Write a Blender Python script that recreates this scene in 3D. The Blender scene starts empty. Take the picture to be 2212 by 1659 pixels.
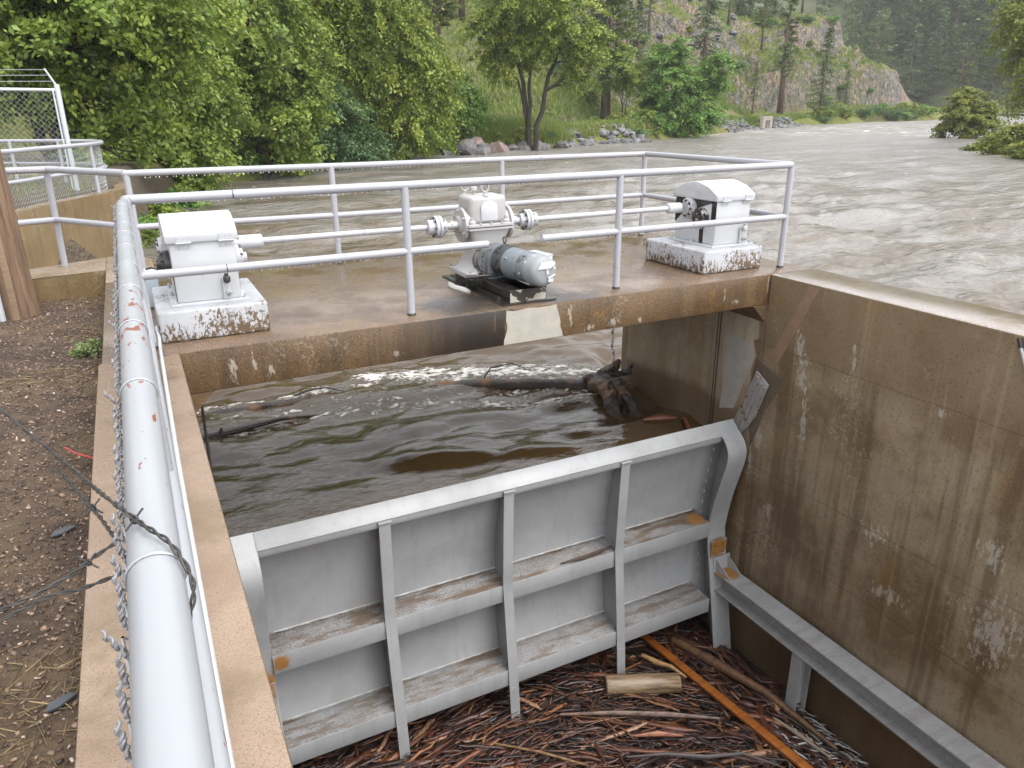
import bpy, bmesh, math, random
import numpy as np
from mathutils import Vector, Matrix, Euler

# ------------------------------------------------------------------ camera, sky, sun, exposure
S = bpy.context.scene
COL = S.collection
rad = math.radians
CAM = Vector((-0.1446, -5.6533, 1.624))
PITCH, YAW, ROLL, FPX = rad(20.1856), rad(26.5241), rad(-0.528), 1609.31
fw = Vector((math.sin(YAW)*math.cos(PITCH), math.cos(YAW)*math.cos(PITCH), -math.sin(PITCH)))
rt = Vector((math.cos(YAW), -math.sin(YAW), 0)); up = rt.cross(fw)
c_, s_ = math.cos(ROLL), math.sin(ROLL)
rt, up = rt*c_+up*s_, up*c_-rt*s_
cd = bpy.data.cameras.new('camera'); cam = bpy.data.objects.new('camera', cd); COL.objects.link(cam)
m = Matrix.Identity(4)
for i in range(3):
    m[i][0], m[i][1], m[i][2], m[i][3] = rt[i], up[i], -fw[i], CAM[i]
cam.matrix_world = m
cd.sensor_fit = 'HORIZONTAL'; cd.sensor_width = 36.0; cd.lens = 36.0*FPX/2212.0
cd.clip_start = 0.02; cd.clip_end = 4000
S.camera = cam

SUN_EL, SUN_AZ = 58.0, 150.0            # azimuth clockwise from +Y
w = bpy.data.worlds.new('World'); S.world = w; w.use_nodes = True
nt = w.node_tree; bg = nt.nodes['Background']
sky = nt.nodes.new('ShaderNodeTexSky'); sky.sky_type = 'NISHITA'; sky.sun_disc = False
sky.sun_elevation = rad(SUN_EL); sky.sun_rotation = rad(SUN_AZ)
sky.air_density = 1.0; sky.dust_density = 6.0; sky.ozone_density = 0.6; sky.altitude = 1600
hs = nt.nodes.new('ShaderNodeHueSaturation'); hs.inputs['Saturation'].default_value = 0.14   # cloud cover greys the sky
# overcast sky: the cloud deck is brighter overhead than at the horizon
wc_ = nt.nodes.new('ShaderNodeTexCoord'); sx_ = nt.nodes.new('ShaderNodeSeparateXYZ'); nt.links.new(wc_.outputs['Generated'], sx_.inputs[0])
ma_ = nt.nodes.new('ShaderNodeMath'); ma_.operation = 'MULTIPLY_ADD'; ma_.use_clamp = False; ma_.inputs[1].default_value = .8; ma_.inputs[2].default_value = 1.25
cl_ = nt.nodes.new('ShaderNodeMath'); cl_.operation = 'MAXIMUM'; cl_.inputs[1].default_value = 0; nt.links.new(sx_.outputs[2], cl_.inputs[0]); nt.links.new(cl_.outputs[0], ma_.inputs[0])
mu_ = nt.nodes.new('ShaderNodeVectorMath'); mu_.operation = 'SCALE'; nt.links.new(ma_.outputs[0], mu_.inputs['Scale'])
nt.links.new(sky.outputs[0], hs.inputs['Color']); nt.links.new(hs.outputs[0], mu_.inputs[0]); nt.links.new(mu_.outputs[0], bg.inputs['Color'])
bg.inputs['Strength'].default_value = 0.15
ld = bpy.data.lights.new('sun', 'SUN'); sun = bpy.data.objects.new('sun', ld); COL.objects.link(sun)
ld.energy = 0.5; ld.angle = rad(35); ld.color = (1, 0.96, 0.9)
sd = Vector((math.sin(rad(SUN_AZ))*math.cos(rad(SUN_EL)), math.cos(rad(SUN_AZ))*math.cos(rad(SUN_EL)), math.sin(rad(SUN_EL))))
sun.rotation_euler = sd.to_track_quat('Z', 'Y').to_euler(); sun.location = (0, 0, 60)
S.view_settings.view_transform = 'Standard'; S.view_settings.look = 'None'
S.view_settings.exposure = 1.3; S.view_settings.gamma = 1
S.render.engine = 'CYCLES'
S.cycles.max_bounces = 6; S.cycles.diffuse_bounces = 3; S.cycles.glossy_bounces = 3
S.cycles.transmission_bounces = 3; S.cycles.transparent_max_bounces = 4; S.cycles.volume_bounces = 0

# ------------------------------------------------------------------ helpers
def tag(o, label=None, cat=None, group=None, kind=None):
    if label: o['label'] = label
    if cat: o['category'] = cat
    if group: o['group'] = group
    if kind: o['kind'] = kind
    return o
def thing(name, label, cat, loc=(0, 0, 0), rz=0.0, group=None):
    o = bpy.data.objects.new(name, None); COL.objects.link(o); o.empty_display_size = 0.1
    o.location = loc; o.rotation_euler = (0, 0, rz)
    return tag(o, label, cat, group)
def add_mesh(name, me, mats, parent=None):
    for mt in (mats if isinstance(mats, (list, tuple)) else [mats]): me.materials.append(mt)
    o = bpy.data.objects.new(name, me); COL.objects.link(o)
    if parent: o.parent = parent
    return o
def np_mesh(name, V, F, smooth=False, attrs=None, mi=None):
    """V (n,3), F (m,k) equal-size faces"""
    me = bpy.data.meshes.new(name); V = np.asarray(V, np.float32); F = np.asarray(F, np.int32)
    k = F.shape[1]; n = len(F)
    me.vertices.add(len(V)); me.vertices.foreach_set('co', V.ravel())
    me.loops.add(n*k); me.loops.foreach_set('vertex_index', F.ravel())
    me.polygons.add(n); me.polygons.foreach_set('loop_start', np.arange(0, n*k, k, dtype=np.int32))
    me.polygons.foreach_set('loop_total', np.full(n, k, np.int32))
    if smooth: me.polygons.foreach_set('use_smooth', np.ones(n, bool))
    if mi is not None: me.polygons.foreach_set('material_index', np.asarray(mi, np.int32))
    for an, a in (attrs or {}).items():
        at = me.attributes.new(an, 'FLOAT', 'POINT'); at.data.foreach_set('value', np.asarray(a, np.float32))
    me.update(calc_edges=True); me.validate()
    return me

class MB:
    """collects shapes and links them as ONE mesh object"""
    def __init__(s): s.bm = bmesh.new()
    def _xf(s, vs, M):
        for v in vs: v.co = M @ v.co
    def box(s, lo, hi, bev=0.0, M=None, seg=2):
        lo, hi = Vector(lo), Vector(hi)
        r = bmesh.ops.create_cube(s.bm, size=1); vs = r['verts']
        for v in vs: v.co = Vector([lo[i]+(v.co[i]+.5)*(hi[i]-lo[i]) for i in range(3)])
        if M: s._xf(vs, M)
        if bev:
            es = list({e for v in vs for e in v.link_edges})
            bmesh.ops.bevel(s.bm, geom=es, offset=bev, segments=seg, affect='EDGES', profile=.5)
        return s
    def cyl(s, a, b, r, r2=None, n=16, caps=True, smooth=True):
        return s.tube([a, b], [r, r if r2 is None else r2], n, caps, smooth)
    def tube(s, pts, r, n=10, caps=True, smooth=True):
        pts = [Vector(p) for p in pts]
        rs = r if isinstance(r, (list, tuple)) else [r]*len(pts)
        rings = []; prev = None
        for i, p in enumerate(pts):
            t = (pts[min(i+1, len(pts)-1)]-pts[max(i-1, 0)]).normalized()
            if prev is None:
                q = Vector((0, 0, 1)) if abs(t.z) < .9 else Vector((1, 0, 0))
                x = t.cross(q).normalized()
            else:
                x = (prev-t*prev.dot(t)).normalized()
            prev = x; y = t.cross(x)
            rings.append([s.bm.verts.new(p+(x*math.cos(2*math.pi*k/n)+y*math.sin(2*math.pi*k/n))*rs[i]) for k in range(n)])
        for a, b in zip(rings[:-1], rings[1:]):
            for k in range(n):
                f = s.bm.faces.new((a[k], a[(k+1) % n], b[(k+1) % n], b[k])); f.smooth = smooth
        if caps:
            s.bm.faces.new(list(reversed(rings[0]))); s.bm.faces.new(rings[-1])
        return s
    def lathe(s, base, axis, prof, n=24, smooth=True):
        """prof: list of (dist along axis, radius)"""
        base, axis = Vector(base), Vector(axis).normalized()
        pts = [base+axis*d for d, r in prof]
        q = Vector((0, 0, 1)) if abs(axis.z) < .9 else Vector((1, 0, 0))
        x = axis.cross(q).normalized(); y = axis.cross(x); rings = []
        for p, (d, r) in zip(pts, prof):
            rings.append([s.bm.verts.new(p+(x*math.cos(2*math.pi*k/n)+y*math.sin(2*math.pi*k/n))*max(r, 1e-4)) for k in range(n)])
        for i, (a, b) in enumerate(zip(rings[:-1], rings[1:])):
            for k in range(n):
                f = s.bm.faces.new((a[k], a[(k+1) % n], b[(k+1) % n], b[k])); f.smooth = smooth and abs(prof[i+1][0]-prof[i][0]) > 1e-4
        s.bm.faces.new(list(reversed(rings[0]))); s.bm.faces.new(rings[-1])
        return s
    def prism(s, poly, d, bev=0.0):
        """poly: planar polygon of 3-D points, extruded by vector d"""
        d = Vector(d); a = [s.bm.verts.new(Vector(p)) for p in poly]; b = [s.bm.verts.new(Vector(p)+d) for p in poly]
        n = len(a); s.bm.faces.new(list(reversed(a))); s.bm.faces.new(b)
        for k in range(n): s.bm.faces.new((a[k], a[(k+1) % n], b[(k+1) % n], b[k]))
        if bev:
            es = list({e for v in a+b for e in v.link_edges})
            bmesh.ops.bevel(s.bm, geom=es, offset=bev, segments=2, affect='EDGES', profile=.5)
        return s
    def bolt(s, p, axis, r=.014, h=.016):
        s.lathe(p, axis, [(0, r*1.35), (.004, r*1.35), (.004, r), (h, r), (h, r*.55), (h+.012, r*.5)], 6, False); return s
    def ball(s, c, r, sub=2, sc=(1, 1, 1)):
        res = bmesh.ops.create_icosphere(s.bm, subdivisions=sub, radius=r)
        for v in res['verts']: v.co = Vector((v.co.x*sc[0], v.co.y*sc[1], v.co.z*sc[2]))+Vector(c)
        for f in {f for v in res['verts'] for f in v.link_faces}: f.smooth = True
        return s
    def torus(s, c, axis, R, r, n=20, k=8, a0=0., a1=2*math.pi):
        axis = Vector(axis).normalized(); q = Vector((0, 0, 1)) if abs(axis.z) < .9 else Vector((1, 0, 0))
        x = axis.cross(q).normalized(); y = axis.cross(x); c = Vector(c)
        pts = [c+(x*math.cos(a)+y*math.sin(a))*R for a in np.linspace(a0, a1, n+1)]
        return s.tube(pts, r, k, caps=True)
    def build(s, name, mats, parent=None, top=False, sub=0, origin=None):
        bm = s.bm
        bmesh.ops.recalc_face_normals(bm, faces=bm.faces)
        if top:
            bm.normal_update()
            for f in bm.faces:
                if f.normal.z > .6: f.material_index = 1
        if origin is not None:
            for v in bm.verts: v.co -= Vector(origin)
        me = bpy.data.meshes.new(name); bm.to_mesh(me); bm.free(); me.set_sharp_from_angle(angle=rad(38))
        return add_mesh(name, me, mats, parent)

# value noise on numpy arrays
_perm = np.random.RandomState(7).rand(64, 64, 64).astype(np.float32)
def vnoise(x, y, z=0.0):
    x, y, z = np.broadcast_arrays(np.asarray(x, float), np.asarray(y, float), np.asarray(z, float))
    xi, yi, zi = np.floor(x).astype(int), np.floor(y).astype(int), np.floor(z).astype(int)
    fx, fy, fz = x-xi, y-yi, z-zi
    fx, fy, fz = (f*f*(3-2*f) for f in (fx, fy, fz))
    g = lambda a, b, c: _perm[(xi+a) % 64, (yi+b) % 64, (zi+c) % 64]
    l = lambda a, b, t: a+(b-a)*t
    return l(l(l(g(0,0,0), g(1,0,0), fx), l(g(0,1,0), g(1,1,0), fx), fy), l(l(g(0,0,1), g(1,0,1), fx), l(g(0,1,1), g(1,1,1), fx), fy), fz)*2-1
def fbm(x, y, z=0.0, o=4):
    r = 0; a = 1.0; s = 0
    for i in range(o):
        r = r+a*vnoise(x*2**i+17.3*i, y*2**i+5.1*i, np.asarray(z)*2**i+9.7*i); s += a; a *= .5
    return r/s
def sstep(a, b, x):
    t = np.clip((x-a)/(b-a), 0, 1); return t*t*(3-2*t)

# ------------------------------------------------------------------ materials
class MT:
    def __init__(s, name, rough=.5, metal=0., spec=.5):
        s.m = bpy.data.materials.new(name); s.m.use_nodes = True; s.t = s.m.node_tree
        s.b = s.t.nodes['Principled BSDF']; s.b.inputs['Roughness'].default_value = rough
        s.b.inputs['Metallic'].default_value = metal; s.b.inputs['Specular IOR Level'].default_value = spec
        s.tc = s.t.nodes.new('ShaderNodeTexCoord'); s.co = s.tc.outputs['Object']
    def N(s, k): return s.t.nodes.new(k)
    def L(s, a, b): s.t.links.new(a, b)
    def put(s, sock, v):
        if hasattr(v, 'default_value') or hasattr(v, 'is_output'): s.L(v, sock)
        else:
            if sock.type == 'RGBA' and len(v) == 3: v = (*v, 1)
            sock.default_value = v
    def map(s, scale=(1, 1, 1), loc=(0, 0, 0), rot=(0, 0, 0), src=None):
        n = s.N('ShaderNodeMapping'); s.L(src or s.co, n.inputs[0])
        n.inputs['Scale'].default_value = scale; n.inputs['Location'].default_value = loc; n.inputs['Rotation'].default_value = rot
        return n.outputs[0]
    def noise(s, scale, detail=4, rough=.55, vec=None, dist=0.):
        n = s.N('ShaderNodeTexNoise'); s.L(vec or s.co, n.inputs['Vector'])
        n.inputs['Scale'].default_value = scale; n.inputs['Detail'].default_value = detail
        n.inputs['Roughness'].default_value = rough; n.inputs['Distortion'].default_value = dist
        return n.outputs['Fac']
    def voro(s, scale, vec=None, out='Distance', feat='F1'):
        n = s.N('ShaderNodeTexVoronoi'); n.feature = feat; s.L(vec or s.co, n.inputs['Vector']); n.inputs['Scale'].default_value = scale
        return n.outputs[out]
    def ramp(s, f, stops, inter='LINEAR'):
        n = s.N('ShaderNodeValToRGB'); s.L(f, n.inputs[0]); e = n.color_ramp.elements; n.color_ramp.interpolation = inter
        while len(e) < len(stops): e.new(.5)
        for q, (p, c) in zip(e, stops):
            q.position = p; q.color = (c, c, c, 1) if isinstance(c, (int, float)) else (*c, 1)
        return n.outputs[0]
    def step(s, f, a, b):
        n = s.N('ShaderNodeMapRange'); n.interpolation_type = 'SMOOTHSTEP'; s.L(f, n.inputs[0])
        n.inputs[1].default_value = a; n.inputs[2].default_value = b; return n.outputs[0]
    def mix(s, f, a, b, mode='MIX'):
        n = s.N('ShaderNodeMix'); n.data_type = 'RGBA'; n.blend_type = mode
        s.put(n.inputs[0], f); s.put(n.inputs[6], a); s.put(n.inputs[7], b); return n.outputs[2]
    def math(s, op, a, b=0.0):
        n = s.N('ShaderNodeMath'); n.operation = op; s.put(n.inputs[0], a); s.put(n.inputs[1], b); return n.outputs[0]
    def attr(s, name):
        n = s.N('ShaderNodeAttribute'); n.attribute_name = name; return n.outputs['Fac']
    def xyz(s, src=None):
        n = s.N('ShaderNodeSeparateXYZ'); s.L(src or s.co, n.inputs[0]); return n.outputs
    def bump(s, h, strength=.4, dist=.01):
        n = s.N('ShaderNodeBump'); s.L(h, n.inputs['Height']); n.inputs['Strength'].default_value = strength; n.inputs['Distance'].default_value = dist
        s.L(n.outputs[0], s.b.inputs['Normal']); return n
    def color(s, c): s.put(s.b.inputs['Base Color'], c); return s
    def rough(s, c): s.put(s.b.inputs['Roughness'], c); return s
    # one rectangle / band mask in object space: 1 inside
    def band(s, sock, a, b, soft):
        u = s.step(sock, a-soft, a+soft); v = s.step(sock, b-soft, b+soft)
        return s.math('SUBTRACT', u, v)

def concrete_top(name, a=(.145, .095, .060), b=(.072, .046, .028), stains=(), gl=1., fine=1.):
    M = MT(name, .32)
    n1 = M.noise(2.2, 5, .6); n2 = M.noise(120*fine, 3, .6); n3 = M.noise(38*fine, 4, .7)
    c = M.mix(M.step(n1, .35, .68), a, b)
    c = M.mix(M.math('MULTIPLY', M.step(n3, .52, .63), .6), c, (.16, .10, .06))
    c = M.mix(M.math('MULTIPLY', M.step(n2, .56, .63), .6), c, (.40, .32, .25))
    c = M.mix(M.math('MULTIPLY', M.step(M.noise(70*fine, 2), .60, .66), .8), c, (.05, .035, .028))
    gm = M.noise(1.1, 5, .7, M.map(loc=(4, 2, 0)))
    c = M.mix(M.math('MULTIPLY', M.step(gm, .50, .64), .7), c, (.15, .105, .05))
    X = M.xyz()
    for (x, y, r, dark, sx) in stains:
        dx = M.math('MULTIPLY', M.math('SUBTRACT', X[0], x), sx); dy = M.math('SUBTRACT', X[1], y)
        d = M.math('SQRT', M.math('ADD', M.math('MULTIPLY', dx, dx), M.math('MULTIPLY', dy, dy)))
        d = M.math('ADD', d, M.math('MULTIPLY', M.noise(5, 5, .7), .5))
        c = M.mix(M.math('MULTIPLY', M.math('SUBTRACT', 1., M.step(d, r*.45+.25, r+.25)), dark), c, (.025, .02, .017))
    M.color(c)
    M.rough(M.ramp(n1, [(.38, .14*gl), (.62, .40*gl)]))
    M.bump(M.math('ADD', n2, M.math('MULTIPLY', n3, 1.5)), .25, .004)
    return M.m

def concrete_side(name, base=(.155, .098, .05), light=(.28, .22, .145), dark=(.05, .032, .018), lines=(), oil=None, eff=.6, speck=1.0, ua=0, spots=(), wet=None, top_brown=None, streak=.75):
    M = MT(name, .5); X = M.xyz()
    st = M.noise(1.0, 5, .65, M.map((5, 5, .28)))            # vertical streaks
    st2 = M.noise(1.0, 4, .6, M.map((15, 15, .4), (3, 1, 0)))
    n1 = M.noise(.9, 5, .65); n2 = M.noise(90, 3, .6); n3 = M.noise(22, 4, .75); n4 = M.noise(5, 5, .7)
    c = M.mix(M.step(n1, .40, .60), base, light)
    c = M.mix(M.math('MULTIPLY', M.step(n4, .50, .66), .45), c, light)
    if top_brown is not None:
        zz = M.math('ADD', X[2], M.math('MULTIPLY', n1, .5)); c = M.mix(M.math('MULTIPLY', M.step(zz, top_brown-.25, top_brown+.1), .75), c, base)
    c = M.mix(M.math('MULTIPLY', M.step(st, .48, .61), streak if top_brown is None else M.math('MULTIPLY', M.math('SUBTRACT', 1., M.step(M.math('ADD', X[2], M.math('MULTIPLY', n4, .4)), -.66, -.42)), streak)), c, dark)
    c = M.mix(M.math('MULTIPLY', M.step(st2, .55, .66), .4), c, light)
    c = M.mix(M.math('MULTIPLY', M.step(n3, .53, .66), .5*speck), c, dark)
    c = M.mix(M.math('MULTIPLY', M.step(n2, .57, .65), .5*speck), c, (.36, .27, .19))
    c = M.mix(M.math('MULTIPLY', M.step(M.noise(46, 2), .61, .67), .85*speck), c, (.02, .015, .012))
    c = M.mix(M.math('MULTIPLY', M.step(M.math('ADD', M.noise(2., 3), M.math('MULTIPLY', M.noise(30, 3), .5)), .87, .95), .4), c, (.22, .12, .025))   # lichen
    e1 = M.math('MULTIPLY', M.step(M.noise(26, 4, .75), .51, .60), M.step(M.noise(1.5, 3, .6, M.map((1, 1, .8), (2, 8, 1))), .57, .66))
    c = M.mix(M.math('MULTIPLY', e1, eff), c, (.44, .40, .33))
    hf = M.math('ADD', M.math('MULTIPLY', M.noise(1., 5, .75, M.map((26, 26, 11))), .75), M.math('MULTIPLY', M.noise(6, 3, .6), .25))
    for (u, z, ru, rz) in spots:                             # lime blooms with shapes of their own
        du = M.math('DIVIDE', M.math('SUBTRACT', X[ua], u), ru); dz = M.math('DIVIDE', M.math('SUBTRACT', X[2], z), rz)
        d = M.math('SQRT', M.math('ADD', M.math('MULTIPLY', du, du), M.math('MULTIPLY', dz, dz)))
        k = M.step(M.math('SUBTRACT', hf, M.math('MULTIPLY', d, .16)), .40, .47)
        c = M.mix(M.math('MULTIPLY', k, .6), c, (.42, .39, .33))
    for z in lines:
        wob = M.math('ADD', X[2], M.math('MULTIPLY', M.noise(1.5, 3), .05))
        c = M.mix(M.math('MULTIPLY', M.band(wob, z+.02, z+.03, .008), .6), c, dark)
    if wet is not None:
        zz = M.math('ADD', X[2], M.math('MULTIPLY', M.noise(.8, 4), .5)); c = M.mix(M.math('MULTIPLY', M.math('SUBTRACT', 1., M.step(zz, wet+.16, wet+.34)), .75), c, (.10, .062, .028))
    if oil:                                                  # a black oil stain with a shape of its own
        x0, x1 = oil
        xx = M.math('ADD', X[0], M.math('MULTIPLY', M.noise(4, 4, .6), .35))
        xx = M.math('ADD', xx, M.math('MULTIPLY', M.math('SUBTRACT', M.noise(1., 5, .7, M.map((9, 9, .5))), .5), 1.1))
        k = M.math('SUBTRACT', M.step(xx, x0-.25, x0+.75), M.step(xx, x1+.16, x1+.22))
        c = M.mix(M.math('MULTIPLY', k, .92), c, (.018, .014, .012))
    M.color(c)
    M.rough(M.ramp(n1, [(.3, .30), (.7, .58)]))
    M.bump(M.math('ADD', n2, M.math('MULTIPLY', n3, 1.3)), .35, .006)
    return M.m

def paint(name, col=(.60, .60, .63), rough=.42, chips=.0, rust=(.16, .05, .025), chip_scale=30, grime=.25, gcol=(.16, .13, .1), metal=0.0, spec=.5, stretch=(1, 1, 1), extra=None):
    M = MT(name, rough, metal, spec)
    v = M.map(stretch)
    n1 = M.noise(3, 4, .6, v); n2 = M.noise(chip_scale, 4, .7, v); n3 = M.noise(2.3, 3, .6, M.map(stretch, (5, 1, 2)))
    c = M.mix(M.math('MULTIPLY', M.step(n1, .42, .75), grime), col, gcol)
    if chips > 0:
        k = M.math('ADD', M.math('MULTIPLY', n2, .65), M.math('MULTIPLY', n3, .35))
        c = M.mix(M.step(k, .66-chips*.22, .672-chips*.22), c, rust)
    if extra: c = extra(M, c)
    M.color(c); M.rough(M.ramp(M.noise(9, 3, .6, v), [(.3, rough*.8), (.7, min(1, rough*1.25))]))
    M.bump(n2, .06, .004)
    return M.m
def plain(name, col, rough=.5, metal=0., var=.25, scale=12, spec=.5):
    M = MT(name, rough, metal, spec); d = tuple(x*(1-var) for x in col); l = tuple(min(1, x*(1+var)) for x in col)
    M.color(M.mix(M.noise(scale, 4, .6), d, l)); return M.m

mat = {}
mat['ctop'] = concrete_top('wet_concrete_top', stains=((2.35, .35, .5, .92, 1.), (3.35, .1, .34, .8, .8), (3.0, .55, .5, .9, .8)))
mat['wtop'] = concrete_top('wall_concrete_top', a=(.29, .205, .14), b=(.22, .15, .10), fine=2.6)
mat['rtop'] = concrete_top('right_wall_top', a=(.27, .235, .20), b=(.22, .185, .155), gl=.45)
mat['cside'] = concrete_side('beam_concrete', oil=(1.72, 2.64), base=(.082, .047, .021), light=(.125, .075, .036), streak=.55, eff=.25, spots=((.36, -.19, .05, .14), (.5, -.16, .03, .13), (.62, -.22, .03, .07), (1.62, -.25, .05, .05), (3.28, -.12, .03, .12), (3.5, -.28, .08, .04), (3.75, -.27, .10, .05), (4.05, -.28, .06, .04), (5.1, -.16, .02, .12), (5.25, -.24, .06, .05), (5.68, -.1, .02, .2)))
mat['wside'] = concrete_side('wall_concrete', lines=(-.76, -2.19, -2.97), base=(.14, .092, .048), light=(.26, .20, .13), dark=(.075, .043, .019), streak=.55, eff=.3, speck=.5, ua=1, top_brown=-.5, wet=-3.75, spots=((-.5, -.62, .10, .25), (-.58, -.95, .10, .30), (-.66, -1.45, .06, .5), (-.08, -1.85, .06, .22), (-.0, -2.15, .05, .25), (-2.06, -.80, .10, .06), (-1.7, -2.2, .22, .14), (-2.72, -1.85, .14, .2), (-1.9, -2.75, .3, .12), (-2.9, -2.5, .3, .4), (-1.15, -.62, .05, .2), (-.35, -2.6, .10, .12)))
mat['pier'] = concrete_side('pier_concrete', base=(.27, .21, .135), light=(.38, .32, .24), dark=(.16, .115, .065), eff=.2, speck=.4, streak=.35, wet=-1.62)
mat['far_c'] = concrete_side('far_wall_concrete', base=(.15, .10, .045), light=(.20, .14, .07), dark=(.08, .052, .026), eff=.3, speck=.6, streak=.4)
mat['patch'] = plain('pale_mortar', (.34, .315, .27), .6, var=.32, scale=7)
mat['mortar'] = plain('grey_mortar', (.33, .31, .28), .6, var=.25, scale=9)
mat['rail'] = paint('aluminium_rail_paint', (.33, .33, .355), .36, chips=.10, rust=(.15, .12, .10), chip_scale=22, grime=.12)
mat['pipe'] = paint('aluminium_pipe_paint', (.285, .295, .31), .32, chips=.24, rust=(.20, .055, .03), chip_scale=26, grime=.12, stretch=(1, .35, 1))
mat['galv'] = paint('galvanised_steel', (.50, .53, .56), .40, grime=.3, gcol=(.3, .3, .3), metal=.3)
mat['white'] = paint('silver_machine_paint', (.41, .41, .43), .36, chips=.2, rust=(.10, .08, .07), chip_scale=18, grime=.22)
mat['house'] = paint('silver_housing_paint', (.48, .49, .505), .38, chips=.05, rust=(.22, .05, .03), chip_scale=9, grime=.12)
def ped_flakes(M, c):
    X = M.xyz(); z = M.math('SUBTRACT', .24, X[2])
    v = M.map((1, 1, .5)); k = M.math('ADD', M.math('MULTIPLY', M.noise(34, 5, .75, v), .7), M.math('MULTIPLY', M.noise(5, 3, .6), .3))
    m_ = M.step(M.math('ADD', k, M.math('MULTIPLY', z, .55)), .585, .60)
    m_ = M.math('MULTIPLY', m_, M.step(z, .004, .012))
    return M.mix(m_, c, M.mix(M.noise(20, 4), (.13, .08, .035), (.09, .065, .045)))
mat['ped'] = paint('flaking_silver_paint', (.41, .42, .44), .5, chips=.4, rust=(.12, .08, .045), chip_scale=40, grime=.45, gcol=(.2, .19, .18), extra=ped_flakes)
mat['gear'] = paint('silver_gearbox_paint', (.38, .37, .365), .33, chips=.14, rust=(.10, .08, .07), chip_scale=20, grime=.4, gcol=(.22, .19, .16))
mat['dark'] = plain('greasy_dark_steel', (.035, .032, .03), .35, .2, .5, 20)
mat['oily'] = plain('oily_black', (.02, .017, .015), .25, 0, .5, 14)
mat['motor'] = paint('blue_grey_motor_paint', (.17, .195, .215), .38, chips=.45, rust=(.09, .075, .065), chip_scale=14, grime=.35, gcol=(.12, .11, .1))
mat['jbox'] = plain('grey_enclosure', (.46, .50, .50), .4, 0, .1, 5)
mat['steel'] = plain('worn_bare_steel', (.45, .45, .45), .35, .6, .2, 20)
mat['cable'] = plain('weathered_wire', (.045, .042, .038), .5, .3, .4, 60)
mat['wire'] = plain('galvanised_wire', (.36, .37, .38), .4, .4, .3, 60)
mat['black'] = plain('black_rubber', (.015, .015, .015), .5)
# ------------------------------------------------------------------ concrete structure
W = 5.70
dk = thing('gate_deck', 'wet brown concrete deck slab bridging the gate bay with hoist machines on top', 'deck')
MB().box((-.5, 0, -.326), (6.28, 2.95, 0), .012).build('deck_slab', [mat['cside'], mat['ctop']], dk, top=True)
for xs, nm in (((0, 1), 'l'), ((W, -1), 'r')):
    x0, sg = xs
    MB().prism([(x0+sg*.001, .002, -.327), (x0+sg*.19, .002, -.327), (x0+sg*.001, .002, -.525)], (0, 2.94, 0)).build('haunch', mat['cside'], dk)
pt = MB()
rp_ = random.Random(2); ed = [(2.63, -.014)]+[(2.63+(3.13-2.63)*i/8, -.013-rp_.uniform(0, .012)) for i in range(1, 8)]+[(3.13, -.012)]
ed += [(3.13+.07*i/7+rp_.uniform(-.012, .014), -.012-.3*i/7) for i in range(1, 7)]+[(3.20, -.318)]
ed += [(2.60, -.32)]+[(2.60+.03*i/7+rp_.uniform(-.016, .02), -.32+.3*i/7) for i in range(1, 7)]
pt.prism([(x, -.003, z) for x, z in ed], (0, .02, 0))
pt.build('repair_patch', mat['patch'], dk)['label'] = 'pale mortar repair on the face of the deck below the motor'

lw = thing('retaining_wall', 'brown concrete wall topped by the big silver pipe beside the dirt strip', 'wall', group=None)
b = MB(); b.box((-.52, -9, -6), (0, -.002, 0), .012)
b.box((-.52, -.001, -6), (0, 2.949, -.328))
b.prism([(-.5, 2.952, -6), (0, 2.952, -6), (-.02, 4.2, -6), (-.2, 4.55, -6), (-.5, 4.6, -6)], (0, 0, 6), .01)
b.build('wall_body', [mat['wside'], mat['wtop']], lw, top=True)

rw = thing('retaining_wall', 'tall streaked concrete wall on the right of the bay with rust and lime stains', 'wall')
b = MB(); b.box((W, -9, -6), (6.32, -.002, -.001), .02)
b.box((W, -.001, -6), (6.3, 2.5, -.328))
b.lathe((W+.3, 2.5, -6), (0, 0, 1), [(0, .3), (5.67, .3)], 32)
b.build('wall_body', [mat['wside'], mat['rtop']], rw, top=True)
# smoother grey brown pier face under the deck, chipped ragged edge where it ends
pf = MB().prism([(W-.004, 2.45, -.33), (W-.004, .085, -.53), (W-.004, .07, -.72), (W-.004, .143, -.765), (W-.004, .075, -.93), (W-.004, .143, -1.10),
                 (W-.004, .05, -1.5), (W-.004, .33, -1.75), (W-.004, .33, -3.0), (W-.004, 2.45, -3.0)], (.02, 0, 0))
pf.build('pier_face', mat['pier'], rw)['label'] = 'smooth greyer concrete face under the deck with a ragged broken edge'
# pale repair along the groove, the groove itself, broken recess
MB().prism([(W-.008, .60, -.75), (W-.008, .16, -.80), (W-.008, .10, -.93), (W-.008, .16, -1.10), (W-.008, .33, -1.62), (W-.008, .56, -1.70), (W-.008, .54, -1.4), (W-.008, .58, -1.1)], (.02, 0, 0)).build('mortar_patch', mat['mortar'], rw)
g = MB(); g.box((W-.010, .655, -3), (W+.01, .668, -.34)); g.box((W-.010, .70, -3), (W+.01, .709, -.34)); g.build('groove', mat['dark'], rw)
MB().prism([(W-.0035, .075, -.93), (W-.0035, -.10, -1.0), (W-.0035, -.33, -1.08), (W-.0035, -.24, -1.3), (W-.0035, -.13, -1.5), (W-.0035, -.06, -1.75), (W-.0035, .02, -1.98), (W-.0035, .12, -1.5), (W-.0035, .10, -1.15)], (.02, 0, 0)).build('broken_recess', plain('dark_broken_concrete', (.10, .075, .05), .7, var=.4, scale=20), rw)
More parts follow.
